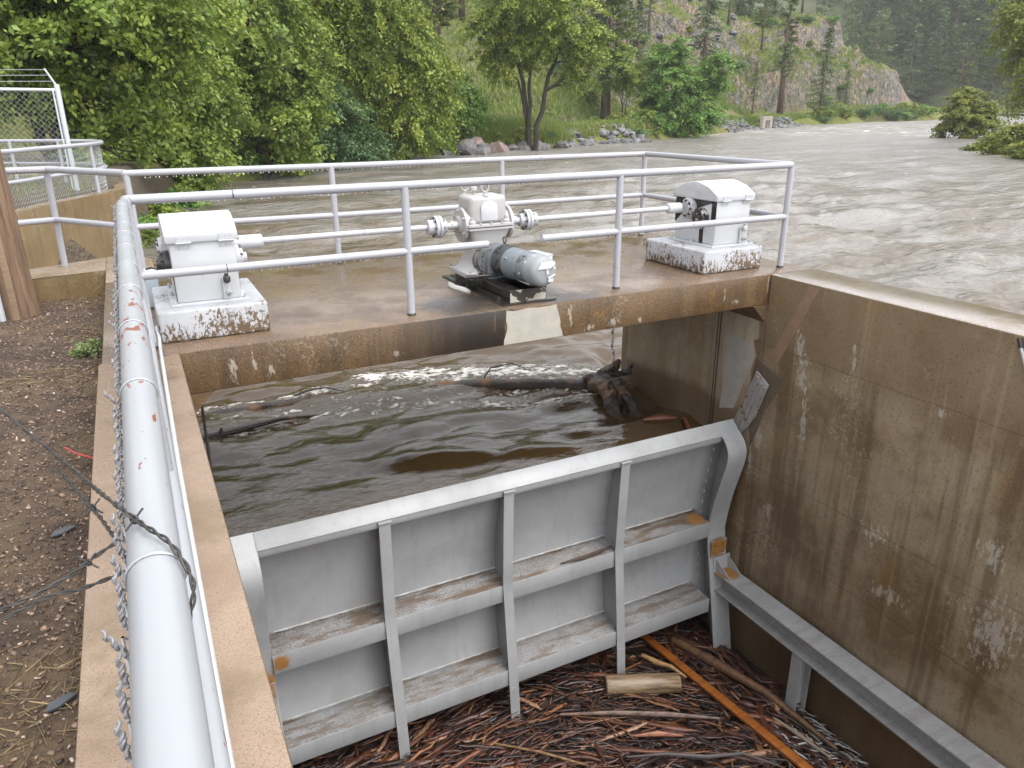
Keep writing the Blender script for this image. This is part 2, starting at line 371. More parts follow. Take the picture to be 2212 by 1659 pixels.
# diagonal paler scar on the upper corner of the wall
MB().prism([(W-.003, -.52, -.03), (W-.003, -.66, -.03), (W-.003, -.22, -.95), (W-.003, -.10, -.90)], (.01, 0, 0)).build('diagonal_scar', plain('scraped_concrete', (.21, .135, .085), .65, var=.35, scale=18), rw)
b = MB()
b.prism([(W-.012, .02, -1.07), (W-.012, -.17, -1.18), (W-.012, -.03, -1.60), (W-.012, .20, -1.95), (W-.012, .36, -1.90), (W-.012, .20, -1.55)], (-.022, 0, 0), .004)
for (ya, za, yb, zb) in ((-.01, -1.12, .26, -1.86), (-.07, -1.17, .20, -1.90), (-.14, -1.2, .06, -1.72)):
    b.prism([(W-.034, ya, za), (W-.034, ya-.025, za-.015), (W-.034, yb-.025, zb-.015), (W-.034, yb, zb)], (-.018, 0, 0))
b.build('seal_guide_plate', paint('rusty_guide_plate', (.26, .25, .24), .5, .5, (.15, .07, .035), 14, .7), rw)

cb = thing('curb_wall', 'low brown concrete curb bounding the dirt strip beside the wooden pole', 'wall')
b = MB(); b.prism([(-.501, 3.68, -3), (-.501, 4.58, -3), (-1.22, 4.20, -3), (-2.2, 3.75, -3), (-3.4, 3.3, -3), (-3.4, 2.7, -3), (-2.2, 3.15, -3), (-1.17, 3.58, -3)], (0, 0, 2.997), .012)
b.build('wall_body', [mat['far_c'], mat['wtop']], cb, top=True)

fwl = thing('curved_wall', 'curved brown concrete wall under the low chain link fence across the inlet', 'wall')
path = [(-9.0, 4.5), (-6, 6.6), (-3.6, 8.6), (-1.95, 10.55), (-1.35, 12.2), (-.75, 13.3), (-.40, 13.9), (-.1, 14.9), (-.2, 16.5), (-.9, 19.)]
b = MB(); top_o = [Vector((x, y, -4)) for x, y in path]
nrm = []
for i in range(len(path)):
    t = (top_o[min(i+1, len(path)-1)]-top_o[max(i-1, 0)]).normalized(); nrm.append(Vector((-t.y, t.x, 0)))
for i in range(len(path)-1):
    a, c = top_o[i], top_o[i+1]
    b.prism([a, c, c+nrm[i+1]*.3, a+nrm[i]*.3], (0, 0, 3.97))
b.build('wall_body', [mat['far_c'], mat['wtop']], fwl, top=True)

# ------------------------------------------------------------------ handrails
R_ = .0335
H, HM = 1.067, .539
YN, YF, XR = .215, 2.75, 6.045
def drops(pa, pb, n, rng, zoff):
    b = MB(); pa, pb = Vector(pa), Vector(pb)
    for i in range(n):
        p = pa.lerp(pb, (i+rng.uniform(.1, .9))/n); r = rng.uniform(.0035, .006)
        b.ball(p+Vector((0, 0, zoff-r*.6)), r, 1, (1, 1, 1.3))
    return b
rail = thing('handrail', 'silver pipe handrail around three sides of the deck', 'railing', (0, 0, 0))
rg = random.Random(3)
MB().tube([(-.17, YN-.28, H), (-.17, YN-.02, H), (-.15, YN, H), (-.12, YN+.005, H), (XR, YN, H)], R_, 16).build('near_top_rail', mat['rail'], rail)
MB().tube([(-.15, 2.92, H), (2.0, 2.78, H), (XR, YF, H), (XR, YN, H)], R_*.97, 16).build('far_top_rail', mat['rail'], rail)
MB().tube([(-.17, YN, HM), (2.563, YN, HM)], R_*.95, 16).build('near_mid_rail', mat['rail'], rail)
MB().tube([(3.096, YN, HM+.006), (XR, YN, HM)], R_*.95, 16).build('near_mid_rail', mat['rail'], rail)
MB().lathe((3.094, YN, HM+.006), (1, 0, 0), [(0, .022), (.006, .022)], 14).build('rail_bore', mat['galv'], rail)
MB().tube([(-.13, 2.92, HM), (2.0, 2.78, HM), (XR, YF, HM), (XR, YN, HM)], R_*.93, 16).build('far_mid_rail', mat['rail'], rail)
for (x, y) in ((-.165, YN), (1.84, YN), (3.915, YN), (XR, YN), (-.13, 2.92), (1.883, 2.78), (3.945, 2.765), (XR, YF)):
    MB().tube([(x, y, -.0), (x, y, H-.01)], R_*.97, 16).build('post', mat['rail'], rail)
    MB().lathe((x, y, 0), (0, 0, 1), [(0, R_*1.12), (.012, R_*1.12), (.02, R_)], 16).build('post_foot', mat['dark'], rail)
for (x0, x1, y, z) in ((0, 6, YN, H), (0, 2.5, YN, HM), (3.15, 6, YN, HM), (0, 6, YF+.02, H)):
    drops((x0, y, z), (x1, y, z), int((x1-x0)*20), rg, -R_).build('water_drops', MT('water_drop', .05).color((.7, .7, .72)).m, rail)['kind'] = 'stuff'
for x, z in ((.53, H), (.42, HM)):
    MB().lathe((x, YN, z), (1, 0, 0), [(0, R_*1.012), (.006, R_*1.012)], 16).build('weld_seam', mat['dark'], rail)

wr = thing('handrail', 'silver pipe handrail on the curb beside the wooden pole', 'railing')
MB().tube([(-.145, 2.98, H), (-.88, 4.07, H), (-1.6, 4.02, H), (-2.8, 3.6, H)], .036, 14).build('top_rail', mat['rail'], wr)
MB().tube([(-.15, 3.0, HM-.01), (-.90, 4.10, HM-.01), (-1.6, 3.86, HM-.01), (-2.8, 3.4, HM-.01)], .033, 14).build('mid_rail', mat['rail'], wr)
for x, y in ((-.915, 4.15), (-2.3, 3.7)):
    MB().tube([(x, y, 0), (x+.02, y-.04, H-.01)], .034, 14).build('post', mat['rail'], wr)

# ------------------------------------------------------------------ near chain link fence on the left wall
PX, PZ, PR = -.192, 1.067, .0335
fence = thing('chain_link_fence', 'silver chain link fence with thick pipe top rail running along the left wall', 'fence')
MB().tube([(PX, -7.5, PZ), (PX, -.075, PZ)], PR, 24).build('top_rail', mat['pipe'], fence)
MB().tube([(PX+.018, -7.5, .42), (PX+.018, .1, .42)], .028, 16).build('lower_rail', mat['pipe'], fence)
for y in (-3.0, -.12):
    MB().tube([(PX+.005, y, 0), (PX+.005, y, PZ-.03)], .03, 14).build('post', mat['pipe'], fence)
rg = random.Random(11)
for y in (-.35, -.62, -.93, -1.27, -1.62, -2.05, -2.5, -2.95, -3.45, -3.98, -4.72):
    b = MB(); b.torus((PX, y, PZ), (0, 1, .12), PR+.0022, .0022, 20, 6)
    b.build('tie_wire', mat['wire'], fence)
# mesh: zigzag wires under the rail, twisted knuckle ends beside it
b = MB(); xm = PX-PR-.008; y = -5.75; k = 0
while y < .15:
    pts = []; n = 22
    for i in range(n+1):
        pts.append((xm+(.003 if i % 2 else -.003), y+(.0275 if (i % 2) ^ (k % 2) else -.0275)+rg.uniform(-.002, .002), 1.035-i*.047))
    b.tube(pts, .0019, 4, caps=False); y += .055; k += 1
b.build('chain_mesh', mat['wire'], fence)
barbm = paint('painted_wire', (.22, .22, .235), .34, .3, (.09, .085, .08), 160, .5)
y = -5.3
while y < .1:
    lean = rg.uniform(-.05, .3); yl = rg.uniform(.2, 1.3); L = rg.uniform(.034, .046)
    if rg.random() < .12: lean = rg.uniform(.6, 1.1)
    ax = Vector((-lean, yl, 1)).normalized(); q = Vector((1, 0, 0)); u = ax.cross(q).normalized(); v = ax.cross(u)
    base = Vector((xm-.001, y-.01, 1.028))
    b = MB()
    for ph in (0, math.pi):
        pts = []; rs_ = []; nn_ = 26
        for i in range(nn_+1):
            t = i/nn_; r = .0024+(.0075*(1-t/.3)**1.5 if t < .3 else 0)
            a = ph+max(0, t-.18)*2.4*2*math.pi
            pts.append(base+ax*(t*L*(1.0 if ph == 0 else .86))+(u*math.cos(a)+v*math.sin(a))*r); rs_.append(.0023 if i < nn_ else .0012)
        b.tube(pts, rs_, 6)
    b.tube([base-ax*.003-u*.008, base-ax*.003+u*.008], .0023, 6)
    b.build('wire_twist', barbm, fence)
    y += .0555

cdt = thing('electrical_conduit', 'thin galvanised conduit lying on the wall top beside the big silver pipe', 'conduit')
MB().tube([(-.158, -7.5, .04), (-.152, -4.7, .04), (-.138, -2.0, .035), (-.118, .02, .03), (-.11, .3, .06), (-.115, .38, .12)], .0115, 12).build('tube', mat['galv'], cdt)
MB().lathe((-.1525, -4.52, .04), (0, -1, 0), [(0, .015), (.055, .015)], 14).build('coupling', mat['galv'], cdt)
MB().box((-.165, -4.28, .0), (-.115, -4.25, .004)).box((-.163, -4.28, .0), (-.139, -4.25, .055), .006).build('strap', mat['galv'], cdt)

MB().box((.0, .95, -6), (5.7, 1.15, -3.6)).build('gap_backing', mat['wside'], rw)  # unseen wall added behind the gap under the gate to keep it dark
# hoist cable from the left hoist to the gate corner
cbl = thing('hoist_cable', 'thin steel hoist cable hanging along the left wall down to the gate corner', 'cable')
MB().tube([(.105, .26, -.30), (.095, .26, -1.0), (.085, .26, -1.60)], .011, 8).build('rope', mat['cable'], cbl)
MB().tube([(.086, .255, -1.52), (.078, .23, -1.8)], .019, 10).build('rod', mat['pipe'], cbl)
MB().box((.055, .19, -1.80), (.10, .235, -1.76), .006).build('clevis', paint('rusty_clevis', (.35, .18, .08), .6, .5), cbl)

# staff gauges under the deck
for (y, z0, z1, lb) in ((2.80, -1.60, -.62, 'upper white staff gauge plate on the pier edge under the deck'), (2.755, -2.1, -1.575, 'lower white staff gauge plate on the pier edge reaching the water')):
    g = thing('staff_gauge', lb, 'gauge', (W-.02, y, z0)); b = MB()
    b.box((-.006, -.033, 0), (0, .033, z1-z0)); b.build('plate', plain('gauge_enamel', (.75, .75, .72), .4, var=.08), g)
    b = MB(); z = .02; i = 0
    while z < z1-z0-.02:
        b.box((-.0085, -.028, z), (-.0065, (-.004 if i % 5 else .012), z+.009))
        if i % 10 == 0: b.box((-.0085, -.01, z+.016), (-.0065, .024, z+.05))
        z += .02; i += 1
    b.build('marks', mat['black'], g)
rodd = thing('wall_rod', 'dark and white steel rod hooked over the right wall edge at the frame border', 'rod')
MB().tube([(W-.02, -2.55, -.03), (W-.02, -2.69, -.32)], .012, 10).build('lower_rod', mat['white'], rodd)
MB().tube([(W-.02, -2.548, -.02), (W-.02, -2.58, -.09)], .016, 10).build('grip', mat['dark'], rodd)
# ------------------------------------------------------------------ hoist gear housings on pedestals
def ped(x0, x1, label):
    t = thing('concrete_pedestal', label, 'pedestal', ((x0+x1)/2, .78, 0), group=None)
    hx = (x1-x0)/2; b = MB(); b.box((-hx, -.49, 0), (hx, .52, .24), .022, seg=3)
    b.build('block', mat['ped'], t)
    return t
ped(-.10, .695, 'low silver painted pedestal with flaking paint under the left hoist box')
ped(5.045, 5.845, 'low silver painted pedestal with flaking paint under the right hoist box')
def hoist(x, label, mirror):
    t = thing('hoist_housing', label, 'hoist', (x, .78, .24)); hw = .232
    b = MB(); b.box((-hw-.05, -.37, 0), (hw+.05, .37, .018), .004); b.build('base_flange', mat['house'], t)
    b = MB(); b.box((-hw, -.33, .018), (hw, .33, .485), .014); b.build('body', mat['house'], t)
    # arched lid: eaves front and back, ridge along x
    pr = [(-.36, .475), (-.36, .535), (-.22, .607), (-.09, .648), (0, .658), (.09, .648), (.22, .607), (.36, .535), (.36, .475)]
    b = MB(); b.prism([(-hw-.026, y, z) for y, z in pr], (2*hw+.052, 0, 0), .008); b.build('lid', mat['house'], t)
    for hx in (-.13, .17):
        b = MB(); b.tube([(hx-.055, -.367, .476), (hx+.055, -.367, .476)], .007, 8)
        b.box((hx-.05, -.3655, .485), (hx+.05, -.36, .53)); b.box((hx-.05, -.3345, .425), (hx+.05, -.331, .472))
        for q in (-.035, 0, .035):
            b.ball((hx+q, -.336, .44), .007, 1); b.ball((hx+q, -.366, .512), .007, 1)
        b.build('hinge', mat['house'], t)
    for px, py in ((-hw-.025, -.34), (hw+.025, -.34), (hw+.025, .34), (-hw-.025, .34), (hw+.025, 0.), (-hw-.025, 0.)):
        MB().bolt((px, py, .018), (0, 0, 1), .017, .022).build('anchor_bolt', mat['white'], t)
    # side bearings with bolt circles: one on the shaft line, one lower and nearer for the sprocket
    for sx in (-1, 1):
        cz = .37; b = MB()
        b.lathe((sx*hw, .09, cz), (sx, 0, 0), [(0, .115), (.03, .115), (.035, .10), (.06, .095), (.062, .07), (.075, .068)], 24)
        b.build('bearing', mat['white'] if sx*mirror < 0 else mat['white'], t)
        for a in range(8): MB().bolt((sx*(hw+.058), .09+.08*math.cos(a*.785), cz+.08*math.sin(a*.785)), (sx, 0, 0), .011, .012).build('bearing_bolt', mat['dark'], t)
        b = MB(); b.lathe((sx*hw, -.12, cz-.08), (sx, 0, 0), [(0, .105), (.045, .105), (.05, .09), (.07, .085), (.071, .045), (.10, .042)], 24)
        b.build('lower_bearing', mat['white'] if sx > 0 and mirror > 0 else (mat['dark'] if mirror > 0 else paint('greasy_bearing', (.40, .38, .36), .4, .9, (.03, .028, .025), 12, .6)), t)
        for a in range(8): MB().bolt((sx*(hw+.045), -.12+.095*math.cos(a*.785+.3), cz-.08+.095*math.sin(a*.785+.3)), (sx, 0, 0), .010, .012).build('bearing_bolt', mat['dark'], t)
    # black grease runs: dripping grease film plates on the inner flank, standing proud of the body
    sx = -1
    b = MB()
    if mirror > 0: b.box((sx*hw-.004, -.31, .03), (sx*hw+.001, -.24, .24))
    else:
        b.box((sx*hw-.004, -.33, .24), (sx*hw+.001, -.26, .47)); b.box((sx*hw-.004, -.15, .02), (sx*hw+.001, -.09, .2))
        b.prism([(sx*hw-.004, .33, .2), (sx*hw-.004, .33, .47), (sx*hw-.004, -.32, .47), (sx*hw-.004, -.1, .40), (sx*hw-.004, .22, .30)], (.005, 0, 0))
    b.build('grease_film', mat['oily'], t)
    # breather, oil level bracket and drain plug on the front
    b = MB(); b.box((.10, -.355, .02), (.155, -.331, .19), .006); b.build('bracket', mat['house'], t)
    b = MB(); b.lathe((.135, -.375, .15), (0, 0, 1), [(0, .012), (.01, .026), (.045, .028), (.055, .022), (.058, .015), (.075, .015)], 14); b.build('oil_cup', mat['steel'] if mirror < 0 else mat['dark'], t)
    b = MB(); b.lathe((.13, -.33, .075), (.35, -1, -.1), [(0, .024), (.05, .024), (.052, .014), (.075, .014)], 10); b.build('drain_plug', mat['white'], t)
    return t
hoist(.295, 'silver hoist housing with arched lid on the left pedestal nearest the pipe', 1)
hoist(5.53, 'silver hoist housing with greasy black side bearings on the right pedestal', -1)
cbx = thing('control_box', 'small grey blue electrical box behind the left hoist housing', 'box', (-.12, 1.55, 0))
MB().box((-.07, -.06, .02), (.09, .06, .34), .008).build('case', paint('grey_blue_box', (.34, .40, .44), .4, .1), cbx)
MB().box((-.075, -.066, .30), (.095, .064, .345), .005).build('cover', paint('grey_blue_cover', (.45, .52, .56), .4, .1), cbx)
MB().tube([(.01, -.07, .36), (.05, -.25, .40), (.09, -.45, .42), (.13, -.62, .52)], .009, 8).build('lead', mat['black'], cbx)

# drive shafts with couplings
SY, SZ = .88, .618
for (a, bb, cx, lb) in ((.62, 2.35, 'L', 'silver drive shaft between the left hoist and the gearbox'), (3.30, 5.14, 'R', 'silver drive shaft between the gearbox and the right hoist')):
    t = thing('drive_shaft', lb, 'shaft', ((a+bb)/2, SY, SZ)); mx = (a+bb)/2
    MB().tube([(a-mx, 0, 0), (bb-mx, 0, 0)], .026, 16).build('bar', mat['white'], t)
    b = MB()
    if cx == 'L': b.lathe((a-mx-.02, 0, 0), (1, 0, 0), [(0, .058), (.19, .058), (.195, .05), (.2, .03)], 20)
    else: b.lathe((bb-mx-.14, 0, 0), (1, 0, 0), [(0, .045), (.01, .055), (.16, .055)], 20)
    b.build('sleeve_coupling', mat['house'], t)
    b = MB(); ex = (bb-mx) if cx == 'L' else (a-mx); sg = 1 if cx == 'L' else -1
    prof = [(-.03, .055), (-.03, .066), (.035, .068), (.036, .10), (.065, .10), (.066, .088), (.072, .088), (.073, .10), (.10, .10), (.101, .068), (.15, .06), (.151, .03), (.27, .03)]
    b.lathe((ex-sg*.06, 0, 0), (sg, 0, 0), prof, 28)
    b.build('flange_coupling', mat['white'], t)
    for k in range(8):
        a8 = k*.785; q8 = (.084*math.cos(a8), .084*math.sin(a8))
        MB().bolt((ex+sg*.042, *q8), (sg, 0, 0), .010, .012).build('coupling_bolt', mat['dark'], t); MB().bolt((ex-sg*.024, *q8), (-sg, 0, 0), .010, .012).build('coupling_bolt', mat['dark'], t)

# ------------------------------------------------------------------ gearbox, motor and their base
GX, GY = 2.84, .93
bs = thing('machine_base', 'oily black steel base frame under the gearbox and motor', 'base', (2.91, .75, 0))
b = MB(); b.box((-.27, -.66, .002), (.27, .78, .016)); b.build('bed_plate', mat['oily'], bs)
for sx in (-1, 1):
    b = MB(); x = sx*.13
    b.box((x-.06, -.62, .016), (x+.06, .75, .026)); b.box((x-.006, -.62, .026), (x+.006, .75, .115)); b.box((x-.06, -.62, .115), (x+.06, .75, .127))
    b.build('channel', mat['oily'], bs)
MB().box((-.18, -.628, .018), (.18, -.621, .125)).build('end_plate', paint('oil_splashed_steel', (.36, .33, .28), .4, .75, (.03, .025, .02), 5, .4), bs)
for px, py in ((-.23, -.5), (-.23, .2), (.23, -.5), (.23, .2)):
    MB().bolt((px, py, .016), (0, 0, 1), .02, .026).build('anchor_bolt', mat['dark'], bs)

gb = thing('gearbox', 'silver cast gearbox with lifting eyes in the middle of the deck', 'gearbox', (GX, GY, .127))
b = MB()   # foot and flared lower case
b.box((-.25, -.24, 0), (.25, .28, .05), .012)
b.prism([(-.23, -.20, .045), (.23, -.20, .045), (.23, .26, .045), (-.23, .26, .045)], (0, 0, .01))
prof = [(.05, .24, .23), (.09, .19, .20), (.16, .165, .18), (.26, .16, .175), (.36, .175, .18), (.43, .205, .20), (.455, .215, .205)]
rings = []
for z, hx, hy in prof:
    c = .05; ring = []
    for (sx, sy) in ((1, 1), (-1, 1), (-1, -1), (1, -1)):
        a0 = math.atan2(sy, sx)-math.pi/4
        for k in range(4):
            a = a0+k*math.pi/6; ring.append(b.bm.verts.new((sx*(hx-c)+c*math.cos(a), sy*(hy-c)+c*math.sin(a), z)))
    rings.append(ring)
for r0, r1 in zip(rings[:-1], rings[1:]):
    for k in range(16):
        f = b.bm.faces.new((r0[k], r0[(k+1) % 16], r1[(k+1) % 16], r1[k])); f.smooth = True
b.build('lower_case', mat['gear'], gb)
b = MB(); b.box((-.235, -.225, .448), (.235, .225, .474), .022); b.box((-.235, -.225, .477), (.235, .225, .503), .022); b.build('split_flange', mat['gear'], gb)
b = MB(); b.box((-.19, -.155, .50), (.19, .155, .755), .045, seg=4); b.build('upper_case', mat['gear'], gb)
b = MB(); pl = [(-.085, -.160, .53), (.085, -.160, .53), (.085, -.160, .65)]+[(.085*math.cos(a), -.160, .65+.06*math.sin(a)) for a in np.linspace(.15, math.pi-.15, 9)]+[(-.085, -.160, .65)]
b.prism(pl, (0, -.008, 0), .004); b.build('arched_cover', mat['house'], gb)
for px in (-.11, .0, .11):
    MB().bolt((px, -.205, .503), (0, 0, 1), .011, .014).build('flange_bolt', mat['gear'], gb)
for sx in (-1, 1):
    b = MB(); b.lathe((sx*.15, -.03, .49), (sx, 0, 0), [(0, .13), (.07, .13), (.072, .158), (.098, .158), (.10, .14), (.105, .085), (.125, .07), (.13, .04), (.2, .04)], 32)
    b.build('shaft_flange', mat['gear'], gb)
    for k in range(6):
        a = k*math.pi/3+.5; MB().bolt((sx*.247, -.03+.135*math.cos(a), .49+.135*math.sin(a)), (sx, 0, 0), .012, .014).build('flange_bolt', mat['gear'], gb)
    b = MB(); b.lathe((sx*.175, -.16, .44), (0, 0, 1), [(0, .035), (.085, .035), (.09, .028), (.10, .02)], 14)
    b.bolt((sx*.175, -.16, .535), (0, 0, 1), .018, .02); b.build('bolt_boss', mat['gear'], gb)
for px, py in ((-.02, -.12), (-.13, .09)):
    b = MB(); b.lathe((px, py, .745), (0, 0, 1), [(0, .03), (.012, .03), (.016, .016), (.035, .012)], 14); b.torus((px, py, .822), (0, 1, 0), .036, .0095, 24, 8); b.build('lifting_eye', mat['gear'], gb)
b = MB(); b.lathe((-.07, .03, .75), (0, 0, 1), [(0, .01), (.035, .01), (.036, .03), (.065, .032), (.075, .026)], 14); b.build('breather', mat['gear'], gb)
for px, py in ((-.21, -.19), (-.21, .22), (.21, -.19), (.21, .22)):
    MB().bolt((px, py, .05), (0, 0, 1), .02, .026).build('foot_bolt', mat['gear'], gb)
MB().lathe((-.06, -.17, .17), (0, -1, 0), [(0, .13), (.05, .13), (.052, .115), (.09, .11)], 28).build('input_flange', paint('oily_grey_cast', (.13, .13, .13), .35, .6, (.03, .03, .03), 10, .5), gb)

mo = thing('electric_motor', 'grey blue finned electric motor lying on the oily base at the deck edge', 'motor', (2.885, .80, .30), rad(7))
ax = (0, -1, 0)
MB().lathe((0, .06, 0), ax, [(0, .13), (.055, .13), (.06, .158), (.085, .158), (.088, .15)], 36).build('adapter', mat['dark'], mo)
MB().lathe((0, -.03, 0), ax, [(0, .155), (.008, .155)], 36).build('blue_gasket', plain('blue_paint', (.06, .19, .33), .4), mo)
MB().lathe((0, -.038, 0), ax, [(0, .150), (.13, .147), (.135, .152), (.15, .152)], 36).build('clutch_housing', mat['motor'], mo)
pf = [(0, .148)]; d = .01
for k in range(7): pf += [(d, .152), (d+.008, .152), (d+.0085, .134), (d+.02, .134)]; d += .0205
pf += [(d, .148), (d+.01, .148)]
MB().lathe((0, -.19, 0), ax, pf, 36).build('cooling_fins', paint('greasy_fins', (.09, .10, .105), .38, .8, (.035, .03, .028), 10, .5), mo)
MB().lathe((0, -.345, 0), ax, [(0, .146), (.06, .144), (.12, .14), (.21, .138), (.212, .130), (.24, .135), (.36, .134)], 36).build('frame_shell', mat['motor'], mo)
MB().lathe((0, -.70, 0), ax, [(0, .139), (.10, .138), (.13, .130), (.15, .112), (.158, .085), (.16, .0)], 36).build('end_bell', paint('worn_grey_bell', (.24, .255, .265), .42, .35, (.55, .55, .54), 9, .3), mo)
b = MB()   # dented torn foil label plates on the end bell
b.prism([(-.09, -.861, .03), (.0, -.866, .03), (.0, -.864, -.02), (.028, -.864, -.02), (.028, -.864, .05), (.10, -.855, .05), (.09, -.858, .09), (-.05, -.86, .09)], (0, -.004, 0))
b.tube([(.02, -.868, .03), (.085, -.875, .07)], .013, 8); b.tube([(.02, -.868, -.055), (.09, -.872, -.03)], .008, 8); b.box((.02, -.87, -.09), (.075, -.864, -.055))
b.build('torn_label', mat['house'], mo)
for a in (.6, 2.1, 3.4):
    b = MB(); b.lathe((.14*math.cos(a), -.64, .14*math.sin(a)), (math.cos(a), 0, math.sin(a)), [(-.02, .018), (.012, .018)], 10); b.build('plug', mat['motor'], mo)
b = MB(); b.lathe((-.118, -.42, .06), (-.8, -.1, .5), [(-.01, .022), (.03, .01), (.031, .006), (.05, .006)], 10); b.build('oiler', mat['motor'], mo)
b = MB(); b.torus((.03, -.16, .185), (1, 0, 0), .026, .006, 18, 6); b.lathe((.03, -.16, .145), (0, 0, 1), [(0, .012), (.016, .012)], 10); b.build('lifting_eye', mat['dark'], mo)
b = MB()
b.prism([(-.155, -.14, -.17), (.155, -.14, -.17), (.155, -.14, -.04), (.135, -.14, .02), (-.135, -.14, .02), (-.155, -.14, -.04)], (0, -.02, 0), .003)
b.build('mount_bracket', mat['motor'], mo)
b = MB(); b.box((.145, -.66, -.14), (.215, -.40, .10), .006); b.box((.14, -.665, .095), (.22, -.395, .105)); b.build('terminal_box', mat['jbox'], mo)
MB().box((.216, -.655, -.135), (.222, -.405, .092), .002).build('terminal_cover', plain('box_cover', (.55, .58, .57), .4, var=.08), mo)
MB().tube([(.13, -.55, -.14), (.13, -.56, -.24), (.12, -.58, -.27)], .018, 10).build('cable_gland', mat['black'], mo)
lv = thing('brake_lever', 'oily black lever rod across the base in front of the gearbox', 'lever', (2.66, .62, .17))
MB().tube([(-.10, .02, 0), (.22, -.05, .01)], .014, 10).build('rod', mat['oily'], lv)
MB().tube([(-.12, .03, 0), (-.03, .005, 0)], .022, 10).build('sleeve', mat['dark'], lv)
MB().box((-.03, -.03, -.035), (.05, .06, -.012)).box((.0, 0, -.03), (.03, .03, .03)).build('clamp', mat['oily'], lv)
rg = random.Random(5)
st = thing('sealant_strip', 'pale lumpy strip of sealant on the deck left of the oily base', 'sealant', (2.545, .95, 0))
MB().tube([(.04, .25, .008), (.0, .1, .012), (-.005, 0, .012), (.03, -.14, .014), (.05, -.22, .01)], [.012, .03, .028, .03, .02], 8).build('bead', plain('pale_sealant', (.55, .53, .50), .5, var=.15, scale=20), st)
# ------------------------------------------------------------------ radial gate
gt = thing('sluice_gate', 'grey painted steel sluice gate with ribs closing the concrete bay', 'gate')
def gate_mat(name, dirt=0.0, rust=0.0, rspots=()):
    M = MT(name, .42, 0., .45)
    n1 = M.noise(1.6, 5, .6); n2 = M.noise(60, 4, .7); n3 = M.noise(30, 5, .75)
    c = M.mix(M.step(n1, .4, .7), (.30, .305, .31), (.245, .25, .255))
    c = M.mix(M.math('MULTIPLY', M.step(n2, .66, .7), .7), c, (.12, .08, .05))
    st = M.noise(1., 5, .65, M.map((11, 11, .7)))
    c = M.mix(M.math('MULTIPLY', M.step(st, .52, .68), .2), c, (.17, .155, .135))
    c = M.mix(M.math('MULTIPLY', M.step(M.noise(.8, 4, .7, M.map((1, 1, 3))), .52, .66), .15), c, (.19, .175, .15))
    X = M.xyz()
    if dirt:
        crk = M.step(M.math('ADD', M.noise(95, 4, .65), M.math('MULTIPLY', M.noise(4, 3, .6), .35)), .60, .72)
        c = M.mix(M.math('MULTIPLY', crk, dirt*.75), c, (.085, .058, .036))
        c = M.mix(M.math('MULTIPLY', M.step(M.noise(2.6, 5, .7, M.map((.7, 4, 4))), .48, .60), dirt*.9), c, (.10, .06, .03))
    for (x, y, z, r) in rspots:
        n = M.N('ShaderNodeVectorMath'); n.operation = 'DISTANCE'; M.L(M.co, n.inputs[0]); n.inputs[1].default_value = (x, y, z)
        d = M.math('ADD', n.outputs['Value'], M.math('MULTIPLY', M.noise(14, 4, .7), r*.9))
        c = M.mix(M.math('SUBTRACT', 1., M.step(d, r*.9, r*1.35)), c, M.mix(M.noise(25, 4), (.30, .15, .03), (.20, .085, .03)))
    M.color(c); M.rough(M.ramp(n1, [(.3, .34), (.7, .5)])); M.bump(n1, .12, .02)
    return M.m
gm = gate_mat('gate_grey_paint')
gms = gate_mat('gate_strip_paint', rspots=((5.5, .17, -3.32, .15), (.25, .17, -3.22, .15)))
gmd = gate_mat('gate_silty_shelf', .9, rspots=((5.25, .3, -2.96, .16),))
gmd2 = gate_mat('gate_silty_shelf_low', .7)
gmr = gate_mat('gate_girder_paint', rspots=((.40, .13, -3.04, .13),))
def skin_y(z): return .455-(z+3.16)**2/9.4
Fz = [-1.84, -1.90, -1.99, -2.18, -2.6, -3.1, -3.5, -4.05, -4.65, -4.9]; Fy = [.105, .03, -.02, 0, .115, .195, .12, .01, -.11, -.16]
def front_y(z): return float(np.interp(-z, [-q for q in Fz], Fy))
zs = np.linspace(-1.73, -4.20, 40)
b = MB(); x0, x1 = .05, 5.63
for za, zb in zip(zs[:-1], zs[1:]):
    ya, yb = skin_y(za), skin_y(zb)
    vs = [b.bm.verts.new(p) for p in ((x0, ya, za), (x1, ya, za), (x1, yb, zb), (x0, yb, zb))]; f = b.bm.faces.new(vs); f.smooth = True
    vs = [b.bm.verts.new(p) for p in ((x0, ya+.012, za), (x0, yb+.012, zb), (x1, yb+.012, zb), (x1, ya+.012, za))]; f = b.bm.faces.new(vs); f.smooth = True
b.box((x0, skin_y(-1.73)-.001, -1.735), (x1, skin_y(-1.73)+.013, -1.722))
bmesh.ops.remove_doubles(b.bm, verts=b.bm.verts, dist=.0001)
b.build('skin_plate', gm, gt)
def xbar(poly, xa, xb, bev=.002): return MB().prism([(xa, y, z) for y, z in poly], (xb-xa, 0, 0), bev)
xbar([(.25, -1.722), (.118, -1.832), (.108, -1.822), (.24, -1.708)], .335, 5.355).build('top_flange', gm, gt)
xbar([(.118, -1.834), (.126, -1.90), (.138, -1.90), (.128, -1.83)], .335, 5.355).build('top_flange_lip', gm, gt)
